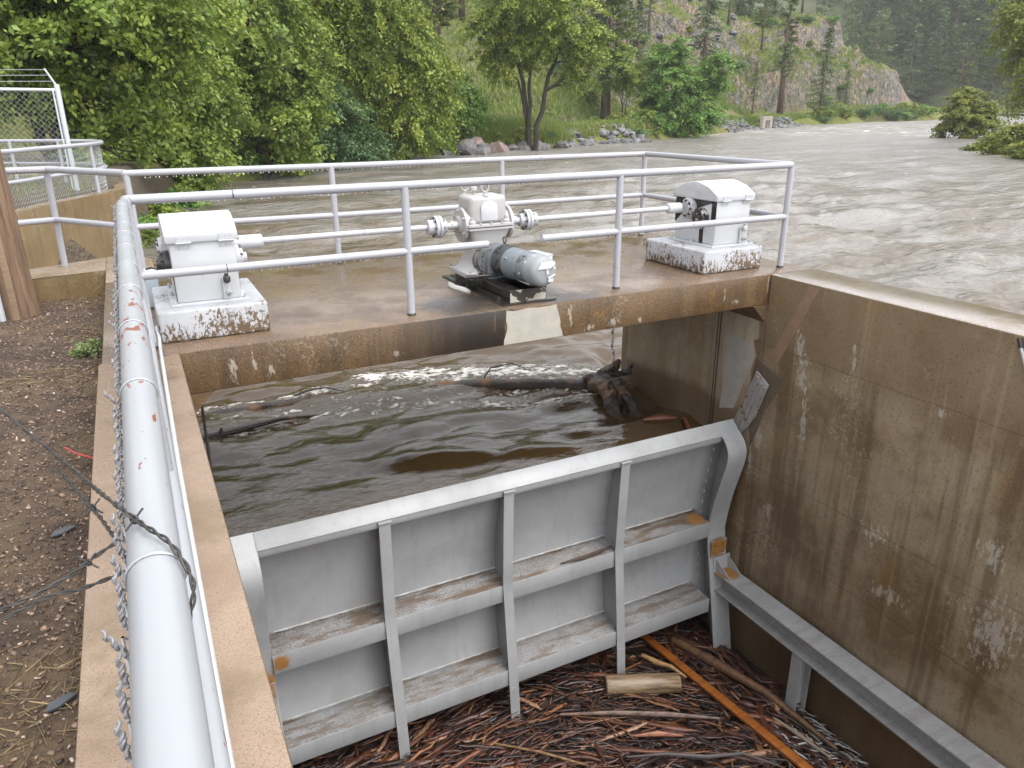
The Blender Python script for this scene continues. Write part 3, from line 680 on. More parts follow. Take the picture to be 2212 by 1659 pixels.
# girders: silty shelf, front channel, weld plate
for (zc, yf, nm, md, md_f) in ((-2.94, .165, 'upper', gmd, gmr), (-3.935, .06, 'lower', gmd2, gmr)):
    ys = skin_y(zc)
    xbar([(ys-.001, zc+.01), (yf+.012, zc-.02), (yf+.012, zc-.03), (ys-.001, zc)], .34, 5.35).build('girder_shelf', md, gt)
    xbar([(yf, zc-.012), (yf+.012, zc-.012), (yf+.012, zc-.205), (yf, zc-.205)], .335, 5.355).build('girder_face', md_f, gt)
    xbar([(yf+.013, zc-.205), (ys-.03, zc-.195), (ys-.03, zc-.18), (yf+.013, zc-.19)], .335, 5.355).build('girder_web', gm, gt)
    xbar([(ys-.002, zc+.04), (ys-.012, zc+.038), (ys-.012, zc+.012), (ys-.002, zc+.012)], .34, 5.35).build('weld_plate', md, gt)
    b = MB(); x = .45; rg = random.Random(int(-zc*10))
    while x < 5.25:
        L = rg.uniform(.05, .10); b.box((x, skin_y(zc+.04)-.018, zc+.032), (x+L, skin_y(zc+.04)-.0012, zc+.047), .003); x += L+rg.uniform(.09, .16)
    b.box((.40, skin_y(zc+.04)-.013, zc+.036), (5.30, skin_y(zc+.04)-.001, zc+.043))
    b.build('weld_beads', plain('bright_weld', (.40, .40, .39), .4), gt)
# end girders: rolled front flange and deep web
for xa, xb, xw in ((.07, .335, .10), (5.355, 5.62, 5.585)):
    arc = [(.25, -1.712), (.21, -1.745), (.165, -1.785), (.125, -1.82), (.08, -1.852), (.04, -1.89), (.005, -1.945), (-.018, -2.01), (-.015, -2.1), (.0, -2.18), (.06, -2.4), (.115, -2.6), (.165, -2.85), (.198, -3.1), (.165, -3.3), (.12, -3.5), (.065, -3.78), (.01, -4.05), (-.05, -4.35), (-.11, -4.65), (-.15, -4.9)]
    b = MB(); prev = None
    for i, (y, z) in enumerate(arc):
        a = Vector(arc[max(0, i-1)]); c = Vector(arc[min(len(arc)-1, i+1)]); t = (c-a).normalized(); nn = Vector((t.y*-1, t.x)) * -1
        if nn.x < 0: nn = -nn
        cur = [b.bm.verts.new(p) for p in ((xa, y, z), (xb, y, z), (xb, y+nn.x*.014, z+nn.y*.014), (xa, y+nn.x*.014, z+nn.y*.014))]
        if prev:
            for k in range(4):
                f = b.bm.faces.new((prev[k], prev[(k+1) % 4], cur[(k+1) % 4], cur[k])); f.smooth = k in (0, 2)
        else: b.bm.faces.new(cur)
        prev = cur
    b.bm.faces.new(list(reversed(prev)))
    b.build('end_flange', gms, gt)
    # web: quad strips between skin and flange
    b = MB(); A = []
    for y, z in arc[2:]:
        A.append(((y+.014, z), (skin_y(z)-.001, z)))
    for (p, q), (p2, q2) in zip(A[:-1], A[1:]):
        for xx in (xw-.006, xw+.006): b.bm.faces.new([b.bm.verts.new((xx, *r)) for r in (p, q, q2, p2)])
    bmesh.ops.remove_doubles(b.bm, verts=b.bm.verts, dist=.0001)
    b.build('end_web', gm, gt)
    xc = xw-.14 if xw > 3 else xw+.16
    if xw > 3:
        b = MB()
        for z in np.linspace(-1.95, -4.3, 17): b.box((xc, skin_y(z)-.012, z-.02), (xc+.012, skin_y(z)-.001, z+.025), .003)
        b.build('weld_beads', plain('bright_weld_2', (.55, .55, .53), .4), gt)
        MB().lathe((xw-.007, .15, -2.02), (-1, 0, 0), [(0, .022), (.004, .022)], 14).build('bolt_hole', mat['dark'], gt)
# splice plates and bolts on the end flanges
for xa, sgn in ((5.37, 1), (.10, -1)):
    b = MB(); b.box((xa, .122, -3.42), (xa+.225, .134, -3.20)); b.build('splice_plate', gate_mat('rusted_splice'+('_r' if sgn > 0 else '_l'), 0, rspots=((xa+.1, .13, -3.3, .2),)), gt)
    rb_ = plain('rusty_bolt'+('_r' if sgn > 0 else '_l'), (.2, .09, .03), .6)
    for z in (-3.25, -3.36):
        for q in (.05, .17): MB().bolt((xa+q, .122, z), (0, -1, 0), .018, .014).build('splice_bolt', rb_, gt)
# three ribs: flange strap in front, web behind, cap and foot
def rib_y(z): return float(np.interp(-z, [1.835, 2.2, 2.95, 3.955, 4.9], [.098, .12, .15, .045, -.03]))
for xc in (1.435, 2.685, 4.055):
    for za, zb_, nm in ((-1.835, -4.155, 'rib_strap'), (-4.158, -4.9, 'rib_foot')):
        b = MB(); prev = None
        for z in np.linspace(za, zb_, 30 if nm == 'rib_strap' else 8):
            y = rib_y(z)-(.004 if nm == 'rib_foot' else 0)
            cur = [b.bm.verts.new(p) for p in ((xc-.054, y, z), (xc+.054, y, z), (xc+.054, y+.011, z), (xc-.054, y+.011, z))]
            if prev:
                for k in range(4):
                    f = b.bm.faces.new((prev[k], prev[(k+1) % 4], cur[(k+1) % 4], cur[k])); f.smooth = k in (0, 2)
            else: b.bm.faces.new(cur)
            prev = cur
        b.bm.faces.new(list(reversed(prev)))
        b.build(nm, gm, gt)
    MB().box((xc-.062, .082, -1.850), (xc+.062, .117, -1.834), .003).build('rib_cap', gm, gt)
    b = MB()
    for q in (-.025, .02): b.lathe((xc+q, rib_y(-4.2)-.003, -4.20), (0, -1, 0), [(0, .008), (.006, .006)], 8)
    b.build('rivets', gm, gt)
    b = MB(); prev = None
    for z in np.linspace(-1.86, -4.3, 24):
        cur = [b.bm.verts.new(p) for p in ((xc-.005, rib_y(z)+.0115, z), (xc+.005, rib_y(z)+.0115, z), (xc+.005, skin_y(z)-.001, z), (xc-.005, skin_y(z)-.001, z))]
        if prev:
            for k in (1, 3): b.bm.faces.new((prev[k], prev[(k+1) % 4], cur[(k+1) % 4], cur[k]))
        prev = cur
    b.build('rib_web', gm, gt)
# right arm: wide flange beam along the wall and its strut
arm = gate_mat('gate_arm_paint', .25, rspots=((5.53, .0, -3.6, .2),))
b = MB(); ya, yb = .10, -6.5
def zt(y): return -3.60
b.box((5.41, yb, -3.618), (5.665, ya, -3.60)); b.box((5.532, yb, -3.83), (5.546, ya, -3.619)); b.box((5.41, yb, -3.848), (5.665, ya, -3.831))
b.build('arm_beam', arm, gt)
b = MB(); b.prism([(5.41, .10, -3.60), (5.41, .125, -3.43), (5.66, .125, -3.43), (5.66, .10, -3.60)], (0, -.012, 0))
for x in (5.44, 5.62): b.prism([(x, .1, -3.44), (x, .1, -3.595), (x, -.17, -3.595)], (.008, 0, 0))
b.build('gusset', gms, gt)
for z in (-3.66, -3.75): MB().bolt((5.45, .075, z), (0, -1, 0), .016, .014).build('arm_bolt', mat['steel'], gt)
b = MB(); b.box((5.435, -1.30, -4.9), (5.45, -1.16, -3.849)); b.box((5.45, -1.237, -4.9), (5.58, -1.224, -3.849)); b.box((5.58, -1.30, -4.9), (5.595, -1.16, -3.849))
b.build('strut', gm, gt)
# left arm mirrored, hidden behind the left wall edge
b = MB(); b.box((.05, yb, -3.618), (.30, ya, -3.60)); b.box((.168, yb, -3.83), (.182, ya, -3.619)); b.box((.05, yb, -3.848), (.30, ya, -3.831)); b.build('arm_beam', arm, gt)
stk = thing('driftwood_stick', 'dark forked stick caught on the gate shelf', 'stick')
MB().tube([(3.35, .22, -2.93), (3.6, .20, -2.925), (3.85, .22, -2.935), (4.02, .26, -2.93)], [.008, .02, .018, .006], 7).tube([(3.75, .2, -2.92), (3.86, .18, -2.87)], [.012, .005], 6).build('twig', plain('wet_stick', (.06, .04, .028), .45, var=.4), stk)
# ------------------------------------------------------------------ water
def axis(lo, a, b, hi, fine, g=1.055):
    xs = list(np.arange(a, b+1e-6, fine)); st = fine; x = b
    while x < hi: st *= g; x += st; xs.append(x)
    st = fine; x = a; pre = []
    while x > lo: st *= g; x -= st; pre.append(x)
    return np.array(pre[::-1]+xs)
def river_z(x, y): return -2+.006*np.maximum(0, np.hypot(x, y)-8)
xs = axis(-60, -.4, 6.4, 420, .045, 1.0145); ys = axis(-60, .36, 5.2, 330, .045, 1.0145)
X, Y = np.meshgrid(xs, ys)
Z = river_z(X, Y)
D = np.hypot(X-2.8, Y-1.5)
inbay = sstep(6.5, 5.2, X)*sstep(-.6, 0, X)*sstep(4.8, 3.2, Y)
cellx = np.gradient(X, axis=1); celly = np.gradient(Y, axis=0); cell = np.maximum(cellx, celly)
def wv(sx, sy, amp, ox, minw):  # noise wave faded where the grid is too coarse for it
    return amp*fbm(X*sx+ox, Y*sy-ox, 3.1, 2)*sstep(.6*minw, .25*minw, cell)
wx = X+.35*fbm(X*.5, Y*.5, 1., 2); wy = Y+.25*fbm(X*.5+9, Y*.5, 2., 2)
smooth_zone = sstep(3.0, 1.2, Y)*inbay
calm = 1-.6*sstep(2.6, .9, Y)*sstep(4.6, 1.5, X+1.3*Y-1.)*inbay
bayw = (.095*fbm(wx*.8, wy*1.7, 5., 2)+.030*fbm(wx*2.2, wy*4.6, 8., 2))*calm+.006*fbm(wx*7, wy*11, 1., 2)*(.35+.65*sstep(.8, 2.6, Y))
# diagonal standing wave crossing the bay
ridge = np.exp(-((Y-(1.5-.28*(X-2.2)))/.16)**2)*sstep(1.2, 2.2, X)*sstep(4.6, 3.6, X)*.05
ridge += np.exp(-((Y-(2.35-.05*(X-3)))/.2)**2)*sstep(1.6, 2.6, X)*.04
riv = wv(.14, .30, .20, 3, 4)+wv(.38, .80, .20, 7, 1.8)+wv(.95, 2.0, .125, 1, 1.0)+wv(2.4, 5., .045, 5, .5)
bayf = sstep(5.2, 3.4, Y)*sstep(6.3, 5.9, X)*sstep(-.6, -.3, X)
Z = Z+(bayw+ridge)*bayf+riv*(1-bayf)
crest = sstep(.6, 1., (np.exp(-((X-24.5)/1.6)**2-((Y-36.3)/1.0)**2)+np.exp(-((X-22)/1.2)**2-((Y-35)/.6)**2)))
Z += .35*np.exp(-((X-24.5)/2.4)**2-((Y-36.3)/1.0)**2)
# foam: behind the floating logs, at rapids and crests
def seg(px, py, ax, ay, bx, by):
    t = np.clip(((px-ax)*(bx-ax)+(py-ay)*(by-ay))/((bx-ax)**2+(by-ay)**2), 0, 1)
    return np.hypot(px-ax-t*(bx-ax), py-ay-t*(by-ay))
LOG = [(-.4, 4.02), (1.0, 3.93), (1.9, 3.93), (2.7, 3.84), (3.4, 3.56), (4.0, 3.28), (4.75, 2.86), (5.35, 2.5)]
foam = np.zeros_like(X)
for (ax_, ay_), (bx_, by_) in zip(LOG[:-1], LOG[1:]):
    d = seg(X, Y, ax_, ay_+.15, bx_, by_+.15); foam = np.maximum(foam, .47*np.exp(-(d/.2)**2))
    d = seg(X, Y, ax_, ay_-.25, bx_, by_-.25); foam = np.maximum(foam, .38*np.exp(-(d/.3)**2))
foam = np.maximum(foam, .56*np.exp(-(seg(X, Y, 2.6, 4.3, 5.6, 3.2)/.5)**2))
foam = np.maximum(foam, .46*np.exp(-(seg(X, Y, .1, 3.13, 1.75, 3.38)/.12)**2)); foam = np.maximum(foam, .52*np.exp(-(np.hypot(X-1.72, (Y-3.36)*1.4)/.2)**2))
foam = np.maximum(foam, .36*np.exp(-(seg(X, Y, .1, 3.5, 1.2, 3.6)/.3)**2))
foam = np.maximum(foam, .48*np.exp(-(seg(X, Y, 3.4, 2.75, 4.9, 2.2)/.28)**2))
foam = np.maximum(foam, .44*np.exp(-(seg(X, Y, 1.9, 3.3, 3.2, 2.9)/.35)**2))
foam = np.maximum(foam, .42*crest)
foam = np.maximum(foam, .36*sstep(55, 100, np.hypot(X, Y)))
foam = np.maximum(foam,   .15*sstep(12, 35, np.hypot(X-20, Y-10))+0*X)
foam = np.maximum(foam, .30*np.exp(-(seg(X, Y, 50, 60, 120, 87)/3.)**2))
foam = np.maximum(foam, .17*(1-bayf))
nv = len(xs); idx = np.arange(X.size).reshape(X.shape)
F = np.stack([idx[:-1, :-1], idx[:-1, 1:], idx[1:, 1:], idx[1:, :-1]], -1).reshape(-1, 4)
fx = X[:-1, :-1].ravel(); fy = Y[:-1, :-1].ravel()
keep = ~((fx > -.7) & (fx < 6.0) & (fy < .358)) & ~((fx < -.6) & (fy < 3.0) & (fx > -12))
me = np_mesh('river', np.stack([X, Y, Z], -1).reshape(-1, 3), F[keep], True, {'foam': foam.ravel()})
M = MT('muddy_water', .07, 0., .5)
M.b.inputs['IOR'].default_value = 1.5
fo = M.attr('foam')
fn = M.noise(1., 6, .7, M.map((4.5, 8, 4.5)), .8); fn2 = M.noise(14, 4, .7); fl = M.noise(1., 5, .65, M.map((.55, 1.6, 1)), .5)
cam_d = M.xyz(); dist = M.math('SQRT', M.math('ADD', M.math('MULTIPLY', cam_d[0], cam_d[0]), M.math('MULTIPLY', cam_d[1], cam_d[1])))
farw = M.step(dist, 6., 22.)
fmask = M.mix(farw, M.math('ADD', M.math('MULTIPLY', fn, .7), M.math('MULTIPLY', fn2, .3)), M.math('ADD', M.math('MULTIPLY', fl, .55), M.math('MULTIPLY', fn, .45)))
fmask = M.math('ADD', M.math('MULTIPLY', M.math('SUBTRACT', fmask, .5), 2.1), .5)
fm = M.step(M.math('ADD', fmask, fo), .90, 1.12)
silt = M.noise(1., 4, .6, M.map((.25, .5, 1)))
flow_v = M.map((.05, .55, 1), (0, 0, 0), (0, 0, rad(-38)))
fs = M.noise(1., 4, .6, flow_v, .4)
wc = M.mix(M.step(M.math('ADD', M.math('MULTIPLY', silt, .5), M.math('MULTIPLY', fs, .5)), .42, .56), (.10, .075, .047), (.175, .160, .140))
wc = M.mix(M.math('MULTIPLY', M.step(dist, 18., 60.), .6), wc, (.19, .178, .162))  # sky glare put into the colour: water turns paler grey with distance
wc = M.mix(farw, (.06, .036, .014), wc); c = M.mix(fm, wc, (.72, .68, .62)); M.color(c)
M.rough(M.mix(fm, M.mix(M.step(dist, 22., 95.), M.mix(farw, (.05,)*3, (.09,)*3), (.30,)*3), (.6,)*3))
h1 = M.noise(1., 3, .6, M.map((9, 16, 1)), .6); h2 = M.noise(1., 4, .6, M.map((1.1, 2.6, 1)), .5); h3 = M.noise(1., 3, .55, M.map((.22, .5, 1)))
hh = M.math('ADD', M.math('MULTIPLY', h1, M.mix(farw, (.007,)*3, (.018,)*3)), M.math('MULTIPLY', farw, M.math('ADD', M.math('MULTIPLY', h2, .17), M.math('ADD', M.math('MULTIPLY', h3, .10), M.math('ADD', M.math('MULTIPLY', fs, .25), M.math('MULTIPLY', M.noise(1., 4, .6, M.map((3.2, 7, 1)), .4), .05))))))
M.bump(M.math('ADD', hh, M.math('MULTIPLY', fm, .015)), .9, 1.0)
o = add_mesh('river', me, M.m); o['kind'] = 'structure'

# floating logs and sticks
bark = MT('wet_bark', .35); n1 = bark.noise(1., 5, .7, bark.map((18, 18, 18))); n2 = bark.noise(3, 4, .6)
bark.color(bark.mix(bark.step(n2, .52, .66), bark.mix(n1, (.012, .009, .008), (.06, .04, .03)), (.19, .085, .03)))
bark.bump(n1, .8, .03); bark = bark.m
lg = thing('floating_log', 'long dark barked log floating across the bay entrance with a torn root end', 'log')
rg = random.Random(9)
pts = []; rr = []
P3 = [(x, y, -2.075+.06*min(1, max(0, (x-2.2)/2)) + (.05 if x < 1.2 else 0)) for x, y in LOG]
for i in range(len(P3)-1):
    for t in np.linspace(0, 1, 6, endpoint=False):
        p = Vector(P3[i]).lerp(Vector(P3[i+1]), t); pts.append(p+Vector((0, rg.uniform(-.01, .01), rg.uniform(-.012, .012)))); rr.append(.066+.050*(i+t)/7+rg.uniform(-.008, .008))
pts.append(Vector(P3[-1])); rr.append(.12)
b = MB().tube(pts, rr, 14)
for v in b.bm.verts: v.co += Vector((0, 1, 1))*float(vnoise(v.co.x*9, v.co.y*9, v.co.z*9))*.022
b.build('trunk', bark, lg)
b = MB()
b.tube([(5.2, 2.6, -1.93), (5.12, 2.1, -1.88), (5.0, 1.75, -1.98), (4.95, 1.5, -2.15)], [.12, .115, .10, .06], 12)
b.tube([(5.3, 2.5, -1.9), (5.33, 2.1, -1.84), (5.22, 1.7, -1.95), (5.2, 1.4, -2.1)], [.11, .09, .075, .04], 12)
b.tube([(5.3, 2.52, -1.85), (5.5, 2.42, -1.70), (5.52, 2.4, -1.60)], [.09, .06, .012], 9).tube([(5.35, 2.5, -1.85), (5.36, 2.3, -1.70), (5.34, 2.26, -1.66)], [.08, .06, .02], 9)
b.tube([(5.35, 2.45, -1.85), (5.56, 2.2, -1.72), (5.57, 2.15, -1.6)], [.08, .04, .01], 8)
b.ball((5.28, 2.35, -1.95), .16, 2, (1, 1.2, .8)); b.ball((5.1, 1.9, -2.03), .11, 2, (1, 1.3, .8)); b.ball((5.22, 1.6, -2.07), .08, 2, (1, 1.2, .7))
ro = b.build('root_end', bark, lg); md = ro.modifiers.new('fuse', 'REMESH'); md.mode = 'VOXEL'; md.voxel_size = .022; md.use_smooth_shade = True
tx = bpy.data.textures.new('bark_lumps', 'CLOUDS'); tx.noise_scale = .10; tx.noise_depth = 3; dm = ro.modifiers.new('lumps', 'DISPLACE'); dm.texture = tx; dm.strength = .11; dm.mid_level = .5
MB().tube([(3.95, 3.45, -1.95), (4.05, 3.42, -1.80), (4.35, 3.35, -1.76), (4.55, 3.25, -1.86)], [.012, .011, .009, .006], 7).build('bent_twig', mat['dark'], lg)
redw = plain('wet_red_wood', (.15, .05, .022), .35, var=.4, scale=20)
def stick(name, label, pts, r, m, n=8, group=None):
    t = thing(name, label, 'driftwood', (0, 0, 0), 0, group)
    b = MB().tube(pts, r, n)
    for v in b.bm.verts: v.co += Vector((.4, 1, 1))*float(vnoise(v.co.x*14, v.co.y*14, v.co.z*14))*.006
    b.build('wood', m, t); return t
stick('floating_branch', 'thin black branch floating with white foam near the left wall of the bay', [(-.1, 3.10, -2.02), (.2, 3.17, -1.99), (.62, 3.27, -1.985), (1.1, 3.40, -2.0), (1.7, 3.40, -2.05)], [.04, .05, .045, .03, .012], bark)
MB().tube([(.38, 3.2, -1.96), (.40, 3.2, -1.90)], [.03, .01], 7).build('knot', bark, bpy.data.objects['floating_branch'])
stick('floating_stick', 'slim dark stick floating behind the foamy branch', [(1.4, 3.98, -1.94), (1.65, 4.06, -1.92), (1.85, 4.05, -1.92), (2.05, 3.88, -1.95)], [.012, .014, .012, .006], mat['dark'])
stick('floating_stick', 'short red stick floating beside the right wall of the bay', [(5.1, 1.22, -1.985), (5.3, 1.15, -1.97), (5.5, 1.08, -2.0)], [.02, .045, .02], redw)
stick('floating_stick', 'red brown twig standing in the water behind the right gate corner', [(5.54, 1.02, -1.98), (5.5, .92, -1.95), (5.44, .74, -2.02)], [.025, .028, .02], redw)

# ------------------------------------------------------------------ debris raft below the gate
def debris_z(x, y): return -4.58+.07*fbm(x*.9, y*.9, 2.)-.10*sstep(4.9, 5.6, x)+.05*sstep(3, 1, x)
gx = np.linspace(.0, 5.7, 110); gy = np.linspace(-7, .94, 140); X, Y = np.meshgrid(gx, gy)
Z = debris_z(X, Y)-.03+.02*fbm(X*6, Y*6, 4.)
idx = np.arange(X.size).reshape(X.shape); F = np.stack([idx[:-1, :-1], idx[:-1, 1:], idx[1:, 1:], idx[1:, :-1]], -1).reshape(-1, 4)
M = MT('dark_litter', .3); M.color(M.mix(M.step(M.noise(40, 5, .7), .5, .7), (.012, .009, .008), (.05, .026, .016))); M.bump(M.noise(60, 4, .7), .8, .02)
o = add_mesh('debris_bed', np_mesh('debris_bed', np.stack([X, Y, Z], -1).reshape(-1, 3), F, True), M.m)
tag(o, 'dark wet mass of rotten litter filling the bay below the gate', 'debris', kind='stuff')
def sticks_mesh(n, seed, region, zf, Lr, rr, flow, flat=.6, npts=5, k=5):
    r = np.random.RandomState(seed); V = []; Fs = []; T = []
    a = np.arange(k)*2*np.pi/k
    for i in range(n):
        x, y = region(r); L = np.exp(r.uniform(np.log(Lr[0]), np.log(Lr[1]))); rad_ = np.exp(r.uniform(np.log(rr[0]), np.log(rr[1])))*(.5+.5*min(1, L/.5))
        ang = flow(x, y)+r.normal(0, .38)+(r.uniform(-1.5, 1.5) if r.rand() < .12 else 0); cur = r.normal(0, .25); pz = zf(x, y)+r.uniform(-.015, .05); tilt = r.normal(0, .05)
        ts = np.linspace(-.5, .5, npts); aa = ang+cur*ts
        cx = x+np.cumsum(np.cos(aa))*L/npts; cy = y+np.cumsum(np.sin(aa))*L/npts; cz = pz+ts*L*tilt+r.normal(0, .006, npts)
        pr = rad_*np.array([.35]+[1]*(npts-2)+[.25])*r.uniform(.8, 1.1, npts)
        nx, ny = -np.sin(aa), np.cos(aa); fl = r.uniform(flat, 1.)
        b0 = len(V)*0+sum(len(v) for v in V)
        P = np.stack([cx[:, None]+nx[:, None]*pr[:, None]*np.cos(a), cy[:, None]+ny[:, None]*pr[:, None]*np.cos(a), cz[:, None]+fl*pr[:, None]*np.sin(a)+0*cx[:, None]], -1).reshape(-1, 3)
        ok = (P[:, 0].min() > .02) and (P[:, 0].max() < 5.68) and P[:, 1].max() < .9
        if not ok: continue
        V.append(P); T.append(np.full(len(P), r.rand()))
        base = sum(len(v) for v in V[:-1]) if i < 2 else base_next
        base_next = base+len(P)
        ii = np.arange(npts-1)[:, None]*k+np.arange(k)[None]; jj = np.arange(npts-1)[:, None]*k+(np.arange(k)[None]+1) % k
        Fs.append(np.stack([ii, jj, jj+k, ii+k], -1).reshape(-1, 4)+base)
    return np.concatenate(V), np.concatenate(Fs), np.concatenate(T)
def flow(x, y):
    # swirl of the raft: roughly across the bay, turning along the wall on the right
    return -.22+.35*math.sin(x*.9+.5)+(-1.0)*float(sstep(4.3, 5.3, x))+.25*float(vnoise(x*1.3, y*1.3))
def region_d(r):
    while 1:
        x = r.uniform(.1, 5.6); y = r.uniform(-3.6, .75)
        return x, y
V, F, T = sticks_mesh(2600, 3, region_d, lambda x, y: float(debris_z(x, y)), (.08, .9), (.004, .014), flow)
M = MT('wet_driftwood', .36); t = M.attr('tint'); n = M.noise(1., 4, .7, M.map((30, 30, 30)))
c = M.ramp(t, [(0, (.010, .008, .008)), (.25, (.025, .013, .010)), (.48, (.06, .020, .012)), (.66, (.10, .032, .014)), (.80, (.17, .06, .022)), (.90, (.27, .12, .04)), (.97, (.32, .19, .12)), (1, (.09, .09, .10))])
c = M.mix(M.math('MULTIPLY', M.step(n, .45, .7), .7), c, (.03, .018, .014)); M.color(c); M.bump(n, .5, .01)
mat['drift'] = M.m
o = add_mesh('driftwood_litter', np_mesh('driftwood_litter', V, F, True, {'tint': T}), mat['drift'])
tag(o, 'floating raft of countless wet brown sticks and bark below the gate', 'driftwood', kind='stuff')
V, F, T = sticks_mesh(1300, 33, region_d, lambda x, y: float(debris_z(x, y))+.0, (.18, .85), (.012, .034), flow, .12, 6, 6)
o = add_mesh('bark_strips', np_mesh('bark_strips', V, F, False, {'tint': T*.72}), mat['drift'])
tag(o, 'long flat strips of wet red brown bark matted over the driftwood raft', 'bark', kind='stuff')
V, F, T = sticks_mesh(420, 61, region_d, lambda x, y: float(debris_z(x, y))+.02, (.10, .34), (.022, .05), flow, .10, 4, 6)
o = add_mesh('bark_plates', np_mesh('bark_plates', V, F, False, {'tint': T*.62}), mat['drift'])
tag(o, 'broad flat plates of wet bark lying on the driftwood raft', 'bark', kind='stuff')
V, F, T = sticks_mesh(230, 51, region_d, lambda x, y: float(debris_z(x, y))+.01, (.35, 1.2), (.016, .040), flow, .5, 7, 8)
V = V+(np.stack([vnoise(V[:, 0]*12, V[:, 1]*12, V[:, 2]*12), vnoise(V[:, 0]*12+7, V[:, 1]*12, V[:, 2]*12), vnoise(V[:, 0]*12, V[:, 1]*12+9, V[:, 2]*12)], -1)*.012)
o = add_mesh('driftwood_branches', np_mesh('driftwood_branches', V, F, True, {'tint': T*.75+.22}), mat['drift'])
tag(o, 'knobbly wet branches lying tangled in the driftwood raft', 'driftwood', kind='stuff')
V, F, T = sticks_mesh(1700, 15, region_d, lambda x, y: float(debris_z(x, y))+.01, (.06, .32), (.010, .034), lambda x, y: flow(x, y), .25, 4, 6)
o = add_mesh('driftwood_chunks', np_mesh('driftwood_chunks', V, F, False, {'tint': T}), mat['drift'])
tag(o, 'short chunky wet wood pieces packed in the driftwood raft', 'driftwood', kind='stuff')
V, F, T = sticks_mesh(7000, 8, region_d, lambda x, y: float(debris_z(x, y))+.025, (.02, .15), (.004, .016), lambda x, y: flow(x, y)+random.Random(int(x*9999)).uniform(-.8, .8), .3, 3, 4)
o = add_mesh('bark_chips', np_mesh('bark_chips', V, F, False, {'tint': T}), mat['drift'])
tag(o, 'loose wood chips and bark flakes scattered over the driftwood raft', 'wood chips', kind='stuff')
def wood(name, c1, c2, r=.4):
    M = MT(name, r); n = M.noise(1., 5, .65, M.map((3, 26, 26))); M.color(M.mix(M.step(n, .38, .68), c1, c2)); M.bump(n, .3, .01); return M.m
cl = thing('sawn_log', 'short pale sawn log lying on the driftwood raft under the gate', 'log', (4.17, -.26, -4.50), rad(-24))
b = MB().lathe((-.43, 0, 0), (1, 0, 0), [(0, .105), (.012, .118), (.2, .112), (.45, .115), (.84, .105), (.85, .098)], 22); b.build('bole', wood('pale_peeled_wood', (.27, .19, .115), (.10, .06, .03), .4), cl)
MB().lathe((-.436, 0, 0), (1, 0, 0), [(0, .098), (.004, .1)], 22).build('cut_face', plain('dark_end_grain', (.035, .025, .02), .6, var=.5), cl)
bd = thing('orange_board', 'long straight orange brown board lying across the driftwood raft', 'board', (4.78, -.62, -4.49), 0)
b = MB(); b.box((-.05, -1.75, -.018), (.05, 1.05, .018), .005)
for v in b.bm.verts: v.co.x += (-.10*v.co.y if v.co.y < 0 else -.12*v.co.y); v.co.z += .015*math.sin(v.co.y*2)
b.build('plank', wood('orange_wet_board', (.30, .10, .016), (.19, .055, .012), .35), bd)
lgb = plain('grey_weathered_wood', (.21, .165, .115), .5, var=.4, scale=25)
stick('brown_pole', 'long brown pole floating between the orange board and the right wall', [(4.98, .22, -4.53), (5.14, -.4, -4.50), (5.32, -1.0, -4.51), (5.40, -1.9, -4.53)], [.05, .058, .05, .02], wood('brown_pole_wood', (.13, .07, .032), (.05, .028, .018)), 12)
stick('pale_stick', 'pale twisted stick between the sawn log and the orange board', [(4.42, .10, -4.46), (4.48, -.1, -4.44), (4.60, -.22, -4.45), (4.66, -.42, -4.48)], [.022, .03, .022, .01], wood('pale_twig', (.36, .22, .09), (.2, .1, .04)))
stick('grey_plank_strip', 'long grey weathered strip on the raft in front of the sawn log', [(3.1, -.24, -4.48), (3.6, -.5, -4.46), (4.1, -.78, -4.46), (4.6, -1.05, -4.5)], [.012, .026, .03, .012], wood('grey_strip', (.19, .13, .10), (.08, .045, .035)))
stick('red_splinter', 'reddish split piece of wood on the raft below the grey strip', [(3.62, -.86, -4.46), (3.85, -.97, -4.44), (4.08, -1.08, -4.47)], [.012, .032, .012], wood('red_split', (.33, .14, .08), (.17, .06, .035)))
stick('dark_branch', 'long wavy dark branch near the bottom edge of the raft', [(3.4, -1.05, -4.46), (3.75, -1.22, -4.43), (4.1, -1.42, -4.45), (4.45, -1.55, -4.45), (4.7, -1.8, -4.5)], [.01, .018, .022, .018, .01], plain('black_branch', (.045, .035, .032), .35, var=.4))
stick('pale_strip', 'thin pale strip of wood beside the orange board near the right wall', [(5.14, -1.28, -4.53), (5.2, -1.6, -4.52), (5.26, -1.95, -4.53)], [.015, .022, .012], lgb)
stick('brown_pole', 'thin tan pole lying diagonally at the lower left of the raft', [(2.3, -.28, -4.47), (2.65, -.60, -4.45), (3.0, -.95, -4.46)], [.01, .018, .01], wood('tan_pole', (.25, .15, .065), (.11, .055, .03)))
# foam lines on the water beside the raft
V, F, T = sticks_mesh(260, 21, lambda r: (r.uniform(4.9, 5.62), r.uniform(-2.6, -1.2)), lambda x, y: float(debris_z(x, y))+.0, (.1, .4), (.006, .02), lambda x, y: -1.2, .2)
o = add_mesh('foam_streaks', np_mesh('foam_streaks', V, F, True, {'tint': T}), plain('grey_scum', (.36, .35, .34), .5, var=.2)); tag(o, 'pale scum streaks between sticks beside the right wall', 'foam', kind='stuff')
